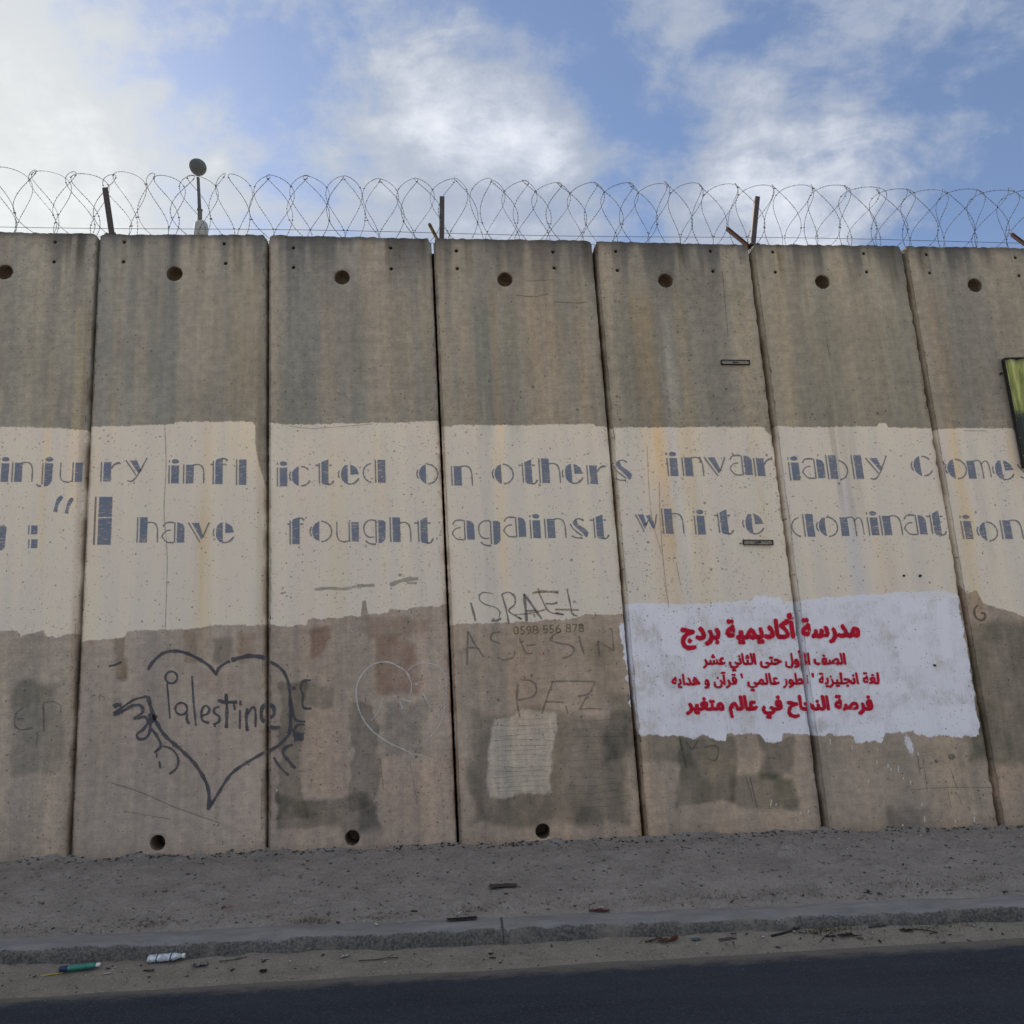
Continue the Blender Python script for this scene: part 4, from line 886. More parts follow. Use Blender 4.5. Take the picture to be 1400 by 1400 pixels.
brace((993, 313), (1021, 336), "short rusty brace arm left of the right-leaning post", M_RUST, .034)
brace((1382, 321), (1408, 340), "short rusty brace arm at the far right edge of the wall top", M_RUST, .034)

def taut_wire(dz, yy, label, sag=.01, r=.0024):
    bm = bmesh.new(); pts = []
    for i in range(121):
        X = -7.5+24*i/120; pts.append((X, yy, float(STp[0]*X+STp[1])+dz+sag*math.sin(X*1.3+dz*40)))
    tube(bm, pts, r, 4); o = bm_obj('taut_wire', bm, M_WIRE); tag(o, label, "wire", "taut wires along the wall top"); return o
taut_wire(.135, .13, "upper taut wire strung along the wall top through the razor coil")
taut_wire(.055, .17, "lower taut wire just above the wall top, below the other wire", .012)
# concertina coil: neighbouring turns lean to and fro and are clipped where they touch
PT = .170; RC = .345; NW = 2.5
t0 = -7.0/PT; t1 = 16.0/PT
nT = int((t1-t0)*72); pts = []; rph = rng.uniform(-1, 1, 400)
def wob(t, s): 
    i = int(math.floor(t)); f = t-i; f = f*f*(3-2*f); return rph[(i+s*37) % 400]*(1-f)+rph[(i+1+s*37) % 400]*f
for i in range(nT+1):
    t = t0+(t1-t0)*i/nT; th = 2*math.pi*t
    R = RC*(1+.06*wob(t*.6, 1))
    X = PT*t+.095*math.cos(NW*th+.15+.35*wob(t*.12, 2))*(1+.20*wob(t*.45, 3))+.040*wob(t*.33, 4)
    zc = float(STp[0]*X+STp[1])+.325+.016*wob(t*.2, 5)
    Yc = .15+R*math.cos(th)*.92
    pts.append((X, Yc, zc+R*math.sin(th)))
root = bpy.data.objects.new('razor_wire_coil', None); COL.objects.link(root); root.location = (3, .15, float(ztop(3)))
tag(root, "long coil of barbed concertina wire lying along the top of the wall", "razor wire")
off = Vector(root.location)
bm = bmesh.new(); tube(bm, [Vector(p)-off for p in pts], .0022, 4); bm_obj('coil_wire', bm, M_WIRE, root, True)
P = np.array(pts); seg = np.linalg.norm(np.diff(P, axis=0), axis=1); cum = np.concatenate([[0], np.cumsum(seg)])
V = []; Fc = []; s = 0.0
while s < cum[-1]:
    i = int(np.searchsorted(cum, s))-1; i = max(0, min(i, len(P)-2)); p_ = Vector(P[i]+(P[i+1]-P[i])*((s-cum[i])/max(seg[i], 1e-6)))-off
    if -2.5 < p_.x+off.x < 10.5:
        d = Vector(P[i+1]-P[i]).normalized(); n1 = d.orthogonal().normalized(); a = random.uniform(0, 3.14); n1 = (Matrix.Rotation(a, 3, d) @ n1); n2 = d.cross(n1)
        for sg in (1, -1):      # paired blades, each a small wedge
            b = len(V); hw, L = .0040, .0075
            V += [p_-d*hw, p_+d*hw, p_+n1*sg*L+d*hw*.9*sg, p_+n1*sg*L*.6-d*hw*.6*sg, p_+n2*.0016*sg+n1*.003*sg]
            Fc += [(b, b+1, b+4), (b+1, b+2, b+4), (b+2, b+3, b+4), (b+3, b, b+4), (b, b+3, b+2, b+1)]
    s += .030
bb = new_obj('barbs', mesh_of('barbs', V, Fc), M_WIRE, root); bb['kind'] = 'stuff'
# clips that pinch neighbouring turns together
bm = bmesh.new()
for i in range(0, nT, 72):
    for m_ in range(5):
        j = i+int(72*m_*.4/2)*2
        if j < len(pts): 
            c = Vector(pts[j])-off; tube(bm, [c-Vector((.008, 0, 0)), c+Vector((.008, 0, 0))], .0042, 5)
cl = bm_obj('clips', bm, M_WIRE, root); cl['kind'] = 'stuff'

# ---------------------------------------------------------------- lamp behind the wall
lp = on_wall(275, 320, 1.2)
root = bpy.data.objects.new('floodlight_pole', None); COL.objects.link(root); root.location = (lp[0], 1.2, zbase(lp[0])-.2)
tag(root, "grey round-headed street lamp rising behind the wall and the razor wire", "lamp")
M_LAMP = simple("grey_lamp_housing", (.10, .115, .125), .8, .15, 20, .0); M_LAMPW = simple("pale_lamp_plastic", (.30, .33, .34), .8, .1, 20)
O_ = Vector(root.location)
def L_(px, py): return Vector(on_wall(px, py, 1.2))-O_
bm = bmesh.new(); b0 = L_(276, 322); tube(bm, [(b0.x, 0, 0), (b0.x, 0, b0.z-.05)], .05, 12); bm_obj('pole', bm, M_LAMP, root, True)
bm = bmesh.new(); c = L_(275, 312); prof = [(-.14, .062), (.02, .062), (.045, .058), (.068, .045), (.082, .022)]
tube(bm, [(c.x, 0, c.z+z) for z, r in prof], [r*1.15 for z, r in prof], 14); bm_obj('sensor_box', bm, M_LAMPW, root, True)
bm = bmesh.new(); a = L_(273, 300); b = L_(273, 288); tube(bm, [a, b], .026, 10); tube(bm, [b, b+Vector((0, 0, .012))], .032, 10); bm_obj('collar', bm, M_LAMP, root)
bm = bmesh.new(); a = L_(273, 289); b = L_(270.5, 243); tube(bm, [a, b], .019, 8); bm_obj('stem', bm, M_LAMP, root, True)
h = L_(270, 231)
bm = bmesh.new(); bmesh.ops.create_uvsphere(bm, u_segments=24, v_segments=14, radius=1)
Mh = Matrix.Rotation(math.radians(18), 3, 'Y') @ Matrix.Rotation(math.radians(-38), 3, 'X')
for v in bm.verts:
    z = v.co.z; zq = z*.095 if z > 0 else z*.060
    v.co = Mh @ Vector((v.co.x*.094, v.co.y*.090, zq)) + h+Vector((0, 0, .02))
bm_obj('lamp_head', bm, M_LAMP, root, True)
bm = bmesh.new(); bmesh.ops.create_cone(bm, cap_ends=True, segments=24, radius1=.040, radius2=.050, depth=.012)
for v in bm.verts: v.co = Mh @ (v.co+Vector((0, 0, -.060))) + h+Vector((0, 0, .02))
bm_obj('lens', bm, simple('dusty_lens', (.085, .095, .105), .8, .1), root)
bm = bmesh.new(); box(bm, h+Vector((.008, -.01, -.045)), (.045, .045, .05), None, .008); bm_obj('bracket', bm, M_LAMP, root)

# ---------------------------------------------------------------- ground
S_KI, S_KO, S_KF, S_AS = 1.27, 1.54, 1.560, 1.845
Z_KI, Z_KF, Z_AS = -.178, -.292, -.318
def prof_z(s):
    return np.interp(s, [0, .25, .9, S_KI, 2], [0.0, -.010, -.110, Z_KI, Z_KI])
def ground_mat(name, cols, scale=6, grit=.6, bump=.6, spec=.2, rough=.95):
    m, T = material(name); pos = T.n('ShaderNodeNewGeometry').outputs['Position']
    a = T.noise(pos, scale, 6, .62); b = T.noise(pos, 70, 6, .7); c = T.noise(pos, 260, 3, .7)
    vo = T.n('ShaderNodeTexVoronoi', {'Vector': pos, 'Scale': 95.0}); rnd = T.n('ShaderNodeSeparateColor', {0: vo.outputs['Color']}).outputs[0]
    col = T.mix(T.step(a, .3, .7), cols[0], cols[1])
    col = T.mix(T.math('MULTIPLY', T.step(b, .35, .7), .6), col, cols[2])
    sp = T.math('MULTIPLY', T.step(vo.outputs['Distance'], .42, .22), T.math('GREATER_THAN', rnd, .72))
    col = T.mix(T.math('MULTIPLY', sp, grit), col, cols[3])
    sp2 = T.math('MULTIPLY', T.step(vo.outputs['Distance'], .35, .15), T.math('LESS_THAN', rnd, .10))
    col = T.mix(T.math('MULTIPLY', sp2, .6), col, (.42, .41, .39))
    col = T.mix(1.0, col, T.mix(T.step(c, .3, .7), (.8, .8, .8), (1.2, 1.2, 1.2)), 'MULTIPLY')
    h = T.math('ADD', T.math('MULTIPLY', b, .6), T.math('MULTIPLY', c, .25)); h = T.math('ADD', h, T.math('MULTIPLY', sp, .3))
    finish(T, col, rough, h, bump, .012, spec=spec); return m
M_VERGE = ground_mat("packed_dirt_verge", [(.145, .134, .125), (.212, .196, .182), (.27, .25, .228), (.045, .042, .04)], 3.5)
M_SAND = ground_mat("sandy_gutter_dust", [(.135, .123, .108), (.185, .168, .147), (.23, .21, .182), (.065, .06, .052)], 6, .45, .5)
M_FAR = ground_mat("dusty_far_ground", [(.34, .30, .25), (.42, .38, .32), (.44, .40, .34), (.24, .21, .18)], .3, .3, .3)
def asphalt_mat():
    m, T = material("worn_asphalt"); pos = T.n('ShaderNodeNewGeometry').outputs['Position']
    vo = T.n('ShaderNodeTexVoronoi', {'Vector': pos, 'Scale': 130.0}); rnd = T.n('ShaderNodeSeparateColor', {0: vo.outputs['Color']}).outputs[0]
    a = T.noise(T.vm('MULTIPLY', pos, (.25, 1, 1)).outputs[0], 5, 6, .6); b = T.noise(pos, 160, 4, .7)
    col = T.mix(T.step(a, .3, .7), (.011, .0165, .0285), (.019, .0265, .041))
    col = T.mix(T.math('MULTIPLY', T.step(rnd, .6, 1.0), .5), col, (.055, .060, .072))
    pt = T.step(T.noise(T.vm('MULTIPLY', pos, (.12, 1, 1)).outputs[0], 2.2, 5, .6), .45, .62); col = T.mix(T.math('MULTIPLY', pt, .35), col, (.030, .036, .050))
    sx = T.n('ShaderNodeSeparateXYZ', {0: pos}); y = T.math('SUBTRACT', sx.outputs[1], T.math('MULTIPLY', sx.outputs[0], .028))
    d = T.step(T.math('ADD', y, T.math('ADD', T.math('MULTIPLY', T.noise(T.vm('MULTIPLY', pos, (.5, 1, 1)).outputs[0], 14, 6, .75), .26), T.math('MULTIPLY', b, .16))), -S_AS-.0, -S_AS+.14)
    col = T.mix(T.math('MULTIPLY', d, .85), col, (.125, .116, .104))      # dust drifted over the edge of the road
    h = T.math('SUBTRACT', T.math('MULTIPLY', b, .4), T.math('MULTIPLY', vo.outputs['Distance'], .7))
    finish(T, col, .82, h, .35, .006, spec=.25); return m
M_ASPH = asphalt_mat()
def grid_obj(name, x0, x1, nx, ss, zf, mat, smooth=True):
    xs = np.linspace(x0, x1, nx); ns = len(ss)
    X, S = np.meshgrid(xs, ss, indexing='ij'); Z = zf(X, S)
    V = np.stack([X, -S, Z], -1).reshape(-1, 3).tolist(); idx = np.arange(nx*ns).reshape(nx, ns)
    Fc = np.stack([idx[:-1, :-1], idx[:-1, 1:], idx[1:, 1:], idx[1:, :-1]], -1).reshape(-1, 4).tolist()
    me = bpy.data.meshes.new(name); me.from_pydata(V, [], Fc); me.polygons.foreach_set('use_smooth', [smooth]*len(Fc))
    return tag(new_obj(name, me, mat), kind='structure')
def verge_z(X, S):
    z = zbase(X)+prof_z(S)+(fbm(X*2.2, S*2.2, 201, 5)-.5)*.040*np.clip(S*5, .35, 1)*np.clip((S_KI-S)*6+.12, .12, 1)
    z += (fbm(X*24, S*24, 203, 4)-.5)*.018
    z += np.maximum(0, fbm(X*9, S*9, 207, 3)-.60)*.09
    z += sstep(S_KI-.10, S_KI, S)*(.004+(fbm(X*3.1, S*0, 209, 4)-.5)*.026)-np.maximum(0, S-S_KI)*.42
    z += .060*np.exp(-S/.06)*np.maximum(0, fbm(X*4, S*3, 205, 4)-.25)
    return z
grid_obj('verge', -7.5, 16.5, 1500, np.linspace(-.02, S_KI+.11, 94), verge_z, M_VERGE)
def sand_edge(X): return S_AS+.03*np.sin(X*.9)
def sand_z(X, S):
    S = np.where(S > S_KF+.05, S_KF+.05+(S-S_KF-.05)*(S_AS-S_KF-.05)/(S_AS-.028*np.clip(X, -6, 7.5)-S_KF-.05), S)
    b = np.interp(S+(fbm(X*2.6, X*0, 219, 4)-.5)*.07*sstep(S_KF+.05, S_AS, S), [S_KF-.03, S_KF+.06, S_AS, S_AS+.14], [Z_KF+.022, Z_KF+.006, Z_AS+.014, Z_AS-.012])
    z = zbase(X)+b+(fbm(X*5, S*8, 211, 5)-.5)*.028*np.clip((S_AS+.12-S)*5, 0, 1)+(fbm(X*30, S*30, 213, 4)-.5)*.009*np.clip((S_AS+.12-S)*8, 0, 1)
    z += .012*fbm(X*2.3, S*3, 217, 4)*np.clip((S_KF+.13-S)*9, 0, 1)+.05*np.maximum(0, fbm(X*1.7, S*2, 215, 3)-.45)*np.clip((S_KF+.16-S)*8, 0, 1)*(1+sstep(.3, .9, X/9))
    return z
grid_obj('sandy_gutter', -7.5, 16.5, 1300, np.linspace(S_KF-.02, S_AS+.16, 38), sand_z, M_SAND)
grid_obj('road', -300, 300, 121, np.array([S_KF+.01, 4, 8.9]), lambda X, S: SL[0]*np.clip(X, -60, 60)+SL[1]+Z_AS+S*0-.0, M_ASPH, False)
bpy.data.objects['road'].data.update()
# far ground: one big sheet, lying a little lower than everything near
def far_z(X, S): return SL[0]*np.clip(X, -60, 60)+SL[1]-.34+0*S
grid_obj('ground', -900, 900, 61, np.array([-900, -200, -60, -5, .3, 1.5, 8.5, 30, 80, 300, 900.]), far_z, M_FAR, False)
grid_obj('roadside', -300, 300, 61, np.array([8.88, 9.0, 14, 40.]), lambda X, S: SL[0]*np.clip(X, -60, 60)+SL[1]-.26+0*S, M_FAR, False)

# kerb
def kerb_mat():
    m, T = material("worn_kerb_concrete"); pos = T.n('ShaderNodeNewGeometry').outputs['Position']
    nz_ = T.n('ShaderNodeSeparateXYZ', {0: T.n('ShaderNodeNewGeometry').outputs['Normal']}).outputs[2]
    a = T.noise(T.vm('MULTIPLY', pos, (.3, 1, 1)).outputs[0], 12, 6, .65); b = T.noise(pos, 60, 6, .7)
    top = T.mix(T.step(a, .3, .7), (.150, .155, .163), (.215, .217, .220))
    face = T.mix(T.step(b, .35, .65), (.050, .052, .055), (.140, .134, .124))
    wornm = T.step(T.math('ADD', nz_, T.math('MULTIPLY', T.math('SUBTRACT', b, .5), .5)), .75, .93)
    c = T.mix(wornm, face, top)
    dust = T.step(T.noise(pos, 5, 5, .6), .50, .70)
    c = T.mix(T.math('MULTIPLY', dust, .75), c, (.185, .170, .150))
    finish(T, c, .9, b, .6, .010, spec=.2); return m
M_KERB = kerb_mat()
kr = bpy.data.objects.new('kerb', None); COL.objects.link(kr); kr['kind'] = 'structure'
STONE = [x for x in np.arange(-7.5, 16.6, 1.0)]
shift = on_wall(688, 1280)[0]
shift = CAM[0]+(ray(688, 1278)[0]/ray(688, 1278)[1])*(6.82-S_KO)    # the one joint that shows as a dark break
STONE = [shift+i*1.0 for i in range(-11, 13)]
for i, xa in enumerate(STONE):
    g = .0016 if abs(xa-shift) < .01 else .0; g2 = .0016 if abs(xa+1-shift) < .01 else .0
    n = 44; xs = np.linspace(xa+g, xa+1.0-g2, n)
    prof = [(S_KI-.02, -.34), (S_KI-.005, Z_KI-.012), (S_KI+.03, Z_KI-.001), (S_KI+.12, Z_KI+.004), (S_KO-.060, Z_KI-.003), (S_KO-.028, Z_KI-.011), (S_KO-.010, Z_KI-.026), (S_KO+.001, Z_KI-.050), (S_KO+.006, Z_KF-.02), (S_KO+.008, -.36)]
    V = []
    for x in xs:
        for q, (s_, z) in enumerate(prof):
            wob_ = (float(fbm(np.array(x*7.0), np.array(q*1.3), 221, 4))-.5)
            w2 = float(fbm(np.array(x*1.6), np.array(q*.4), 223, 3))-.5; w3 = max(0, float(fbm(np.array(x*11.0), np.array(q*.8), 225, 3))-.62)*(1 if 3 < q < 8 else 0)
            V.append((x, -s_-(wob_*.028+w2*.022)*(1 if 3 < q < 9 else .2)+w3*.10, zbase(x)+z+(wob_*.014+w2*.016)*(1 if 0 < q < 9 else 0)-w3*.07))
    m_ = len(prof); Fc = [(a*m_+b, a*m_+b+1, (a+1)*m_+b+1, (a+1)*m_+b) for a in range(n-1) for b in range(m_-1)]
    Fc += ([tuple(range(m_))[::-1]] if g else [])+([tuple((n-1)*m_+q for q in range(m_))] if g2 else [])
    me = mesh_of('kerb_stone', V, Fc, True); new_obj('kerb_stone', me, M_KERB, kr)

# loose stones and grit
def stone_mesh(seed):
    r = random.Random(seed); bm = bmesh.new(); bmesh.ops.create_icosphere(bm, subdivisions=1, radius=1)
    for v in bm.verts: v.co = Vector((v.co.x*r.uniform(.8, 1.2), v.co.y*r.uniform(.7, 1.1), v.co.z*r.uniform(.4, .75)))
    V = np.array([v.co[:] for v in bm.verts]); Fs = np.array([[q.index for q in f.verts] for f in bm.faces]); bm.free(); return V, Fs
PRO = [stone_mesh(i) for i in range(6)]
def scatter(name, items, mat, label, cat):
    V = []; Fs = []; n = 0
    for (x, y, z, r) in items:
        v, f = PRO[random.randrange(6)]; a = random.uniform(0, 6.28); R_ = np.array([[math.cos(a), -math.sin(a), 0], [math.sin(a), math.cos(a), 0], [0, 0, 1]])
        V.append((v*r)@R_.T+np.array([x, y, z])); Fs.append(f+n); n += len(v)
    me = bpy.data.meshes.new(name); me.from_pydata(np.concatenate(V).tolist(), [], np.concatenate(Fs).tolist())
    o = new_obj(name, me, mat); tag(o, label, cat, kind='stuff'); return o
def vz(x, s): return float(verge_z(np.array([x]), np.array([s]))[0])
def sz(x, s): return float(sand_z(np.array([x]), np.array([s]))[0])
def batch(n, f, smin, smax, rmin, rmax, x0=-4, x1=12, pw=1.0, sf=None):
    xs = rng.uniform(x0, x1, n); ss = smin+(smax-smin)*rng.uniform(0, 1, n)**pw
    if sf is not None: ss = sf(xs, ss)
    zs = f(xs, ss); rs = rmin+(rmax-rmin)*rng.uniform(0, 1, n)**4
    return [(x, -s_, z+r*.15, r) for x, s_, z, r in zip(xs, ss, zs, rs)]
M_ST1 = simple("dark_pebbles", (.060, .055, .052), .9, .4, 50); M_ST2 = simple("dusty_pebbles", (.20, .185, .165), .9, .4, 50); M_ST3 = simple("white_chips", (.55, .54, .52), .8, .2, 50)
scatter('dark_grit', batch(1500, verge_z, .0, .10, .003, .017, pw=1.5)+batch(800, verge_z, .05, 1.26, .002, .008)+batch(500, sand_z, S_KF+.02, S_AS, .002, .009), M_ST1, "dark grit scattered at the foot of the wall and over the verge", "grit")
scatter('dusty_gravel', batch(6500, verge_z, .0, 1.27, .002, .013)+batch(1800, sand_z, S_KF, S_AS+.05, .002, .009)+batch(900, verge_z, 1.12, 1.27, .004, .014), M_ST2, "dusty pale gravel covering the verge and gutter", "gravel")
scatter('white_chips', batch(110, verge_z, .05, .5, .003, .007, 5.4, 7.0)+batch(60, verge_z, .05, .5, .003, .007, 7.4, 9.5)+batch(50, verge_z, .1, 1.1, .002, .006), M_ST3, "white chips of paint and plaster sprinkled on the verge", "chips")

M_ST4 = simple("grey_pebbles", (.13, .125, .12), .9, .4, 50)
scatter('grey_pebbles', batch(1800, verge_z, .0, 1.25, .003, .016)+batch(300, verge_z, .0, .08, .006, .022), M_ST4, "grey pebbles over the dirt verge", "gravel")
scatter('road_grit', batch(900, lambda x, s_: SL[0]*x+SL[1]+Z_AS+0*s_, 1.70, 2.05, .0015, .006, sf=lambda x, s_: s_-.028*x)+batch(350, lambda x, s_: SL[0]*x+SL[1]+Z_AS+0*s_, 1.8, 2.9, .0015, .0045), M_ST2, "fine grit spilled over the edge of the road", "grit")
def flakes(name, mat, spec_, label, cat):
    V = []; Fc = []
    for (n_, x0_, x1_, s0_, s1_, fn, l0, l1) in spec_:
        for _ in range(n_):
            x = random.uniform(x0_, x1_); s_ = random.uniform(s0_, s1_); z = float(fn(np.array([x]), np.array([s_]))[0]); L = random.uniform(l0, l1); a = random.uniform(0, 3.14); c_, d_ = math.cos(a), math.sin(a); b = len(V); w = L*random.uniform(.12, .5)
            for (u, v) in ((-1, -1), (1, -.6), (.8, 1), (-.7, .8)):
                for h in (.001, .004): V.append((x+c_*u*L/2-d_*v*w/2, -s_+d_*u*L/2+c_*v*w/2, z+h+random.uniform(0, .008)))
            Fc += [(b+1, b+3, b+5, b+7), (b, b+6, b+4, b+2)]+[(b+2*i, b+2*((i+1) % 4), b+2*((i+1) % 4)+1, b+2*i+1) for i in range(4)]
    tag(new_obj(name, mesh_of(name, V, Fc), mat), label, cat, kind='stuff')
flakes('dark_litter_flakes', simple("dark_litter", (.045, .038, .033), .8, .4, 50), [(45, -2, 9, S_KF+.03, S_KF+.2, sand_z, .01, .04), (22, 4.4, 6.4, S_KF+.02, S_KF+.12, sand_z, .01, .045), (60, -2, 9, .1, 1.2, verge_z, .01, .04), (50, -2, 9, 1.15, 1.27, verge_z, .01, .05)], "small dark leaf and bark flakes along the gutter", "leaf litter")
flakes('pale_litter_flakes', simple("pale_litter", (.40, .39, .36), .8, .3, 50), [(30, -2, 9, S_KF+.03, S_KF+.2, sand_z, .006, .022), (14, 4.4, 6.4, S_KF+.02, S_KF+.12, sand_z, .01, .03), (26, -2, 9, .1, 1.2, verge_z, .005, .018)], "tiny pale paper flecks over gutter and verge", "litter")

# ---------------------------------------------------------------- dry grass tufts and debris along the kerb
def ray_ground(px, py, fn, guess_s):
    v = ray(px, py); z = None; s = guess_s
    for _ in range(12):
        t = (-s-CAM[1])/v[1]; p_ = CAM+v*t; z = float(fn(np.array([p_[0]]), np.array([s]))[0])
        t = (z-CAM[2])/v[2]; p_ = CAM+v*t; s = min(2.2, max(.0, .5*s+.5*(-p_[1])))
    t = (-s-CAM[1])/v[1]; p_ = CAM+v*t
    return Vector((p_[0], -s, float(fn(np.array([p_[0]]), np.array([s]))[0])))
def kerb_z(X, S): return zbase(X)+Z_KI+.003+0*S
M_GRASS = simple("dry_weeds", (.12, .105, .055), .9, .4, 60, c2=(.06, .055, .03))
V = []; Fc = []
def blades(x, s, n, h, spread, fn):
    for _ in range(n):
        bx = x+random.gauss(0, spread); bs = s+random.gauss(0, spread*.25); z = float(fn(np.array([bx]), np.array([bs]))[0])
        a = random.uniform(0, 6.28); l = h*random.uniform(.4, 1.2); lean_ = random.uniform(.3, 1.3); b = len(V); w = .0016
        dx, dy = math.cos(a), math.sin(a)
        V.extend([(bx-dy*w, -bs+dx*w, z-.003), (bx+dy*w, -bs-dx*w, z-.003), (bx+dx*l*lean_*.5-dy*w*.7, -bs+dy*l*lean_*.5+dx*w*.7, z+l*.6), (bx+dx*l*lean_*.5+dy*w*.7, -bs+dy*l*lean_*.5-dx*w*.7, z+l*.6), (bx+dx*l*lean_, -bs+dy*l*lean_, z+l*.8)])
        Fc.extend([(b, b+1, b+3, b+2), (b+2, b+3, b+4)])
for (px, py, n, h, sp) in [(205, 1265, 60, .025, .07), (425, 1262, 110, .03, .06), (520, 1258, 50, .02, .07), (130, 1272, 40, .02, .12), (30, 1275, 50, .02, .15), (650, 1244, 60, .022, .10), (770, 1236, 60, .022, .12), (900, 1230, 80, .022, .15), (980, 1225, 80, .022, .15), (1100, 1220, 80, .022, .15), (1240, 1210, 100, .025, .15), (1340, 1203, 80, .022, .12)]:
    q = ray_ground(px, py, verge_z, 1.2); blades(q.x, min(1.26, -q.y), n, h, sp, verge_z)
for (px, py, n, h, sp) in [(1120, 1274, 130, .03, .07), (1155, 1271, 80, .03, .06), (1310, 1264, 100, .03, .12), (1260, 1270, 60, .02, .07), (890, 1288, 40, .02, .04)]:
    q = ray_ground(px, py, sand_z, 1.65); blades(q.x, -q.y, n, h, sp, sand_z)
tag(new_obj('dry_weeds', mesh_of('dry_weeds', V, Fc), M_GRASS), "dry weeds and straw caught along both edges of the kerb", "weeds", kind='stuff')

# ---------------------------------------------------------------- litter
def lit(name, px, py, fn, gs): q = ray_ground(px, py, fn, gs); return q
def scrap(name, px, py, L, Wd, ang, mat, label, cat, fn=sand_z, gs=1.7, n=6, crump=.35, thick=.004, lift=.004, shade=None):
    """crumpled flat scrap with real thickness"""
    q = lit(name, px, py, fn, gs); r = random.Random(int(px*7+py)); bm = bmesh.new()
    m = max(2, int(n*Wd/L)+1); g = []
    for i in range(n+1):
        row = []
        for j in range(m+1):
            u, v = i/n-.5, j/m-.5; sc_ = 1-.25*abs(u)*r.random()
            row.append(bm.verts.new((u*L+r.uniform(-.06, .06)*L/n*3, v*Wd*sc_+r.uniform(-.1, .1)*Wd/m, r.uniform(0, 1)*crump*Wd*.5)))
        g.append(row)
    for i in range(n):
        for j in range(m): bm.faces.new((g[i][j], g[i+1][j], g[i+1][j+1], g[i][j+1]))
    bmesh.ops.solidify(bm, geom=bm.faces[:], thickness=thick)
    o = bm_obj(name, bm, mat); o.location = q+Vector((0, 0, lift)); o.rotation_euler = (0, math.atan(-SL[0]), ang); tag(o, label, cat); return o
M_TEAL = simple("teal_plastic", (.02, .20, .16), .35, .2, 30, spec=.5); M_NAVY = simple("navy_label", (.02, .035, .12), .5, .2, 30); M_CAPW = simple("white_plastic", (.62, .64, .66), .4, .1, 20)
M_YEL = simple("yellow_plastic", (.42, .36, .06), .5, .2, 20)
def clear_mat():
    m, T = material("dusty_clear_plastic"); pos = T.n('ShaderNodeNewGeometry').outputs['Position']
    n = T.noise(pos, 60, 4, .6); finish(T, T.mix(T.step(n, .35, .65), (.36, .42, .48), (.62, .68, .74)), .25, n, .6, .01, alpha=T.step(n, .1, .6, .55, .95), spec=.6); return m
M_CLEAR = clear_mat()
# green bottle
q = ray_ground(106, 1328, sand_z, 1.75); root = bpy.data.objects.new('plastic_bottle', None); COL.objects.link(root); root.location = q+Vector((0, 0, .022))
root.rotation_euler = (0, 0, math.radians(7)); tag(root, "slim teal plastic bottle with navy label lying on the sand at far left", "bottle")
def lathe(prof, n=14, flat=.75, crush=0.0):
    bm = bmesh.new(); rings = []
    for i, (x, r) in enumerate(prof):
        rings.append([bm.verts.new((x, r*math.cos(2*math.pi*k/n)*(1+crush*math.sin(i*2.1+k)), r*flat*math.sin(2*math.pi*k/n)*(1+crush*math.cos(i*1.7+k*2)))) for k in range(n)])
    for a, b in zip(rings, rings[1:]):
        for k in range(n): bm.faces.new((a[k], a[(k+1) % n], b[(k+1) % n], b[k]))
    bm.faces.new(rings[0][::-1]); bm.faces.new(rings[-1]); return bm
bm_obj('bottle_body', lathe([(-.055, .012), (-.05, .02), (-.02, .021), (.02, .0215), (.06, .021), (.088, .020), (.098, .013)], crush=.06), M_TEAL, root, True)
bm_obj('bottle_label', lathe([(-.098, .010), (-.094, .019), (-.075, .0205), (-.0555, .0195)], crush=.04), M_NAVY, root, True)
bm_obj('bottle_cap', lathe([(.0985, .014), (.100, .0145), (.118, .0145), (.120, .012)]), M_CAPW, root)
q = ray_ground(70, 1334, sand_z, 1.78); bm = bmesh.new(); tube(bm, [(-.055, 0, 0), (0, .002, .001), (.05, .004, 0)], .0035, 8); o = bm_obj('drinking_straw', bm, M_YEL, None, True)
bm = bmesh.new(); tube(bm, [(.0505, .004, 0), (.060, .0045, .001)], .0041, 8); bm_obj('straw_tip', bm, M_YEL, o)
o.location = q+Vector((0, 0, .006)); o.rotation_euler = (0, 0, math.radians(10)); tag(o, "thin yellow straw lying at the left tip of the teal bottle", "straw")
# crushed clear bottle
q = ray_ground(227, 1315, sand_z, 1.68); root = bpy.data.objects.new('crushed_bottle', None); COL.objects.link(root); root.location = q+Vector((0, 0, .024)); root.rotation_euler = (0, 0, math.radians(3))
tag(root, "crushed clear plastic bottle with ribs lying below the kerb", "bottle")
bm_obj('bottle_body', lathe([(-.10, .030), (-.092, .034), (-.07, .033), (-.066, .029), (-.062, .033), (-.03, .034), (-.0, .030), (.02, .033), (.05, .029), (.075, .021), (.09, .013)], flat=.62, crush=.10), M_CLEAR, root, True)
bm_obj('bottle_rib', lathe([(-.050, .0345), (-.047, .037), (-.044, .0345)], flat=.62, crush=.08), M_NAVY, root); bm_obj('bottle_rib', lathe([(.028, .033), (.031, .0355), (.034, .033)], flat=.62, crush=.08), M_NAVY, root)
bm_obj('bottle_cap', lathe([(.0905, .014), (.092, .015), (.106, .015)], flat=.9), M_CAPW, root)
M_FOIL = simple("grey_foil", (.34, .34, .35), .35, .4, 60, .2, c2=(.08, .08, .085)); M_PAPER = simple("dirty_white_paper", (.60, .61, .62), .8, .2, 40)
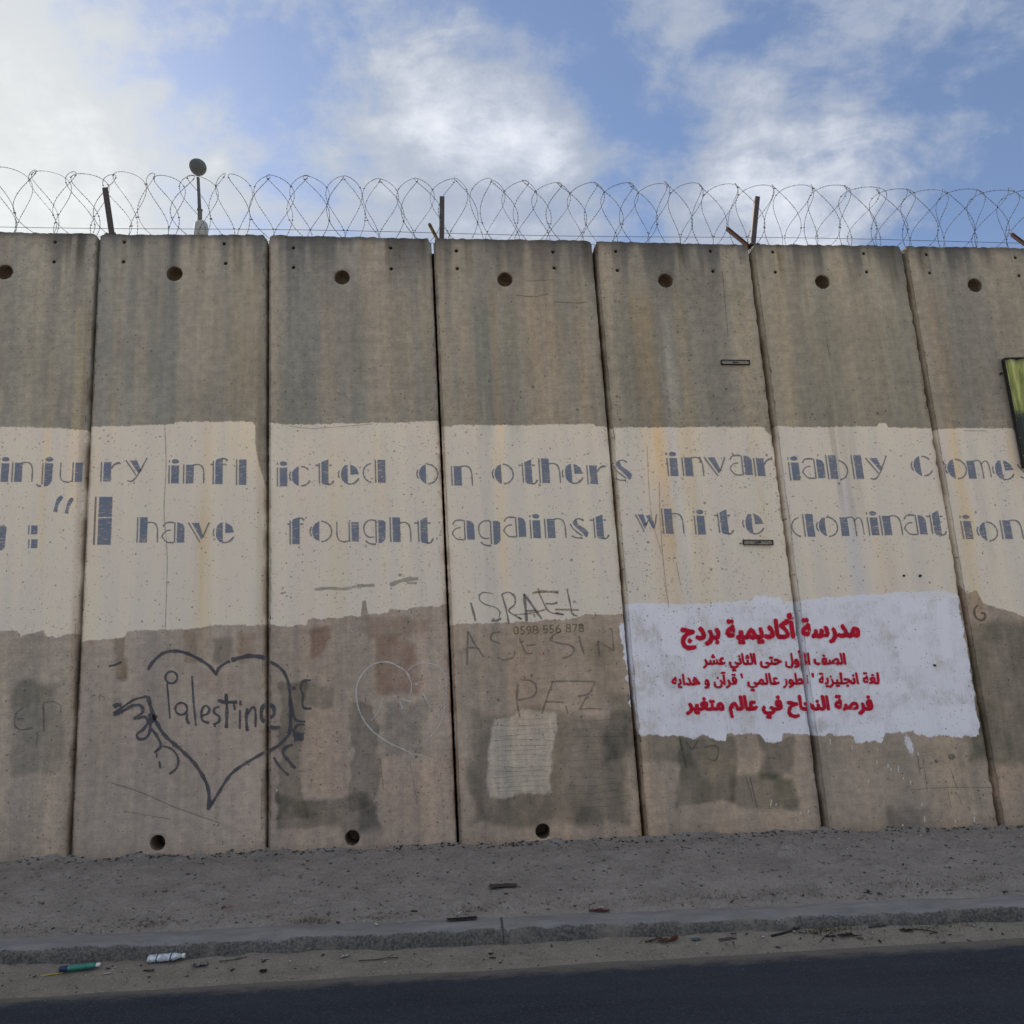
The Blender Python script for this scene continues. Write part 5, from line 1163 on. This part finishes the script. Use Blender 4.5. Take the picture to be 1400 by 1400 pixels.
M_BLK = simple("black_plastic", (.018, .018, .02), .6, .2, 30); M_CARD = simple("dirty_cardboard", (.135, .12, .105), .9, .3, 40); M_REDP = simple("red_wrapper_plastic", (.26, .035, .04), .5, .4, 60, c2=(.07, .03, .04)); M_LEAF = simple("dry_brown_leaf", (.20, .09, .045), .85, .4, 60); M_BLUEP = simple("pale_blue_plastic", (.20, .26, .30), .6, .3, 50); M_TWIG = simple("dark_twig", (.06, .05, .04), .9, .3, 50); M_THR = simple("faded_red_string", (.30, .07, .04), .8, .2, 50)
scrap('foil_wrapper', 274, 1321, .085, .045, .1, M_FOIL, "crumpled grey foil wrapper right of the crushed clear bottle", "wrapper", crump=.9)
scrap('paper_scrap', 146, 1332, .04, .015, .1, M_PAPER, "small white paper scrap right of the teal bottle cap", "scrap", crump=.5)
scrap('paper_scrap', 473, 1308, .055, .022, .5, M_PAPER, "folded white paper scrap on the sand below the wall's chalk heart", "scrap", crump=.6)
scrap('cigarette_pack', 203, 1328, .06, .02, 0, M_TWIG, "small dark crushed carton below the crushed clear bottle", "carton", crump=.5)
scrap('black_plate', 632, 1258, .185, .055, .10, M_BLK, "flat black plastic piece lying on the kerb top", "plastic piece", fn=kerb_z, gs=1.36, crump=.10, thick=.014, lift=.010)
scrap('candy_wrapper', 819, 1246, .13, .035, -.08, M_REDP, "dark red and white wrapper crumpled on the kerb top", "wrapper", fn=kerb_z, gs=1.36, crump=.6)
scrap('candy_wrapper_tip', 822, 1244, .04, .018, .2, M_PAPER, "tiny white paper tip lying over the dark red wrapper", "scrap", fn=kerb_z, gs=1.36, crump=.5, lift=.016)
scrap('cardboard_sheet', 688, 1212, .19, .10, .05, M_CARD, "flattened torn cardboard lying in the middle of the dirt verge", "cardboard", fn=verge_z, gs=.75, crump=.10, thick=.006, lift=.006)
scrap('dry_leaf', 914, 1287, .12, .05, .2, M_LEAF, "curled orange-brown dry leaf against the kerb face", "leaf", crump=.9)
scrap('blue_wrapper', 952, 1285, .06, .035, .1, M_BLUEP, "faded pale blue wrapper beside the dry leaf", "wrapper", crump=.3)
scrap('foil_wrapper', 995, 1284, .11, .03, .1, M_FOIL, "flat grey foil strip under the kerb, right of the blue wrapper", "wrapper", crump=.5)
scrap('black_scrap', 1135, 1281, .07, .022, -.15, M_BLK, "black plastic scrap near the road under the dry weeds", "scrap", crump=.4)
scrap('dark_bag', 1157, 1280, .10, .04, .15, simple("dark_purple_bag", (.05, .045, .065), .5, .3, 40), "crumpled dark purple bag among the dry weeds at the kerb", "bag", crump=.8)
scrap('paper_scrap', 1082, 1274, .045, .018, -.6, M_PAPER, "white paper shred between the dark stick and the purple bag", "scrap", crump=.6)
scrap('paper_scrap', 1097, 1275, .045, .022, -.5, simple("grey_paper", (.35, .35, .36), .8, .2, 40), "grey paper shred right of the white shred by the stick", "scrap", crump=.6)
scrap('black_stone', 360, 1330, .038, .03, .8, M_BLK, "small black lump at the road edge below the heart's point", "lump", crump=1.2, thick=.012)
scrap('paper_scrap', 362, 1312, .055, .008, 0, M_PAPER, "thin white paper strip on the sand left of the folded scrap", "scrap", crump=.3)
scrap('paper_scrap', 582, 1314, .018, .012, 0, M_PAPER, "tiny white fleck of paper right of the long twig", "scrap", crump=.5)
scrap('paper_scrap', 548, 1262, .026, .010, 0, M_PAPER, "tiny white paper fleck on the kerb left of the black piece", "scrap", fn=kerb_z, gs=1.32, crump=.5)
scrap('paper_scrap', 932, 1237, .035, .010, 0, M_PAPER, "small pale paper fleck at the back of the kerb, right of the red wrapper", "scrap", fn=kerb_z, gs=1.3, crump=.4)
scrap('grey_scrap', 1240, 1273, .08, .035, -.2, M_TWIG, "dark crumpled rag against the kerb at the right", "rag", crump=.7)
def twig(name, pxs, r, mat, label, cat, fn=sand_z, gs=1.7, lift=.006):
    P_ = [ray_ground(x, y, fn, gs)+Vector((0, 0, lift+random.uniform(0, .006))) for x, y in pxs]; c = sum(P_, Vector())/len(P_)
    bm = bmesh.new(); tube(bm, [p_-c for p_ in P_], [r*(1-.4*i/len(P_)) for i in range(len(P_))], 6); o = bm_obj(name, bm, mat, None, True); o.location = c; tag(o, label, cat)
    bm = bmesh.new(); i = len(P_)//2; a = P_[i]-c; tube(bm, [a, a+Vector((.02, .012, .008)), a+Vector((.035, .012, .012))], r*.5, 5); 
    if cat == 'twig': bm_obj('side_shoot', bm, mat, o)
    else: bm.free()
    return o
twig('twig', [(490, 1316), (515, 1314), (530, 1312), (545, 1311)], .0035, M_TWIG, "long thin twig on the sand right of the folded white scrap", "twig")
twig('twig', [(1055, 1281), (1070, 1278), (1082, 1274), (1094, 1271)], .0075, M_BLK, "thick black stick slanting beside the white shred at the kerb", "twig")
twig('twig', [(1188, 1269), (1200, 1268), (1213, 1267)], .005, M_TWIG, "short dark twig lying under the kerb face right of the purple bag", "twig")
twig('twig', [(882, 1290), (895, 1287), (905, 1284)], .004, M_TWIG, "short twig leaning on the dry brown leaf", "twig")
twig('twig', [(300, 1317), (320, 1314), (338, 1310)], .003, M_TWIG, "slim curved twig right of the foil wrapper at left", "twig")
twig('twig', [(1250, 1272), (1268, 1274), (1282, 1277)], .004, M_TWIG, "dark twig lying right of the crumpled rag", "twig")
twig('red_string', [(304, 1241), (310, 1242), (318, 1242)], .003, M_THR, "short bit of faded red string on the dirt verge", "string", fn=verge_z, gs=1.0)
def butt(px, py, ang, label):
    q = ray_ground(px, py, kerb_z, 1.3); bm = bmesh.new(); tube(bm, [(-.022, 0, 0), (.012, 0, 0)], .0042, 8); o = bm_obj('cigarette_butt', bm, M_PAPER, None, True)
    bm = bmesh.new(); tube(bm, [(.0125, 0, 0), (.024, 0, 0)], .0044, 8); bm_obj('filter_tip', bm, M_YEL, o)
    o.location = q+Vector((0, 0, .006)); o.rotation_euler = (0, 0, ang); tag(o, label, "cigarette butt")
butt(629, 1249, .9, "white cigarette butt just above the flat black piece on the kerb"); butt(515, 1265, -.9, "white cigarette butt on the kerb top below the chalk heart slab")
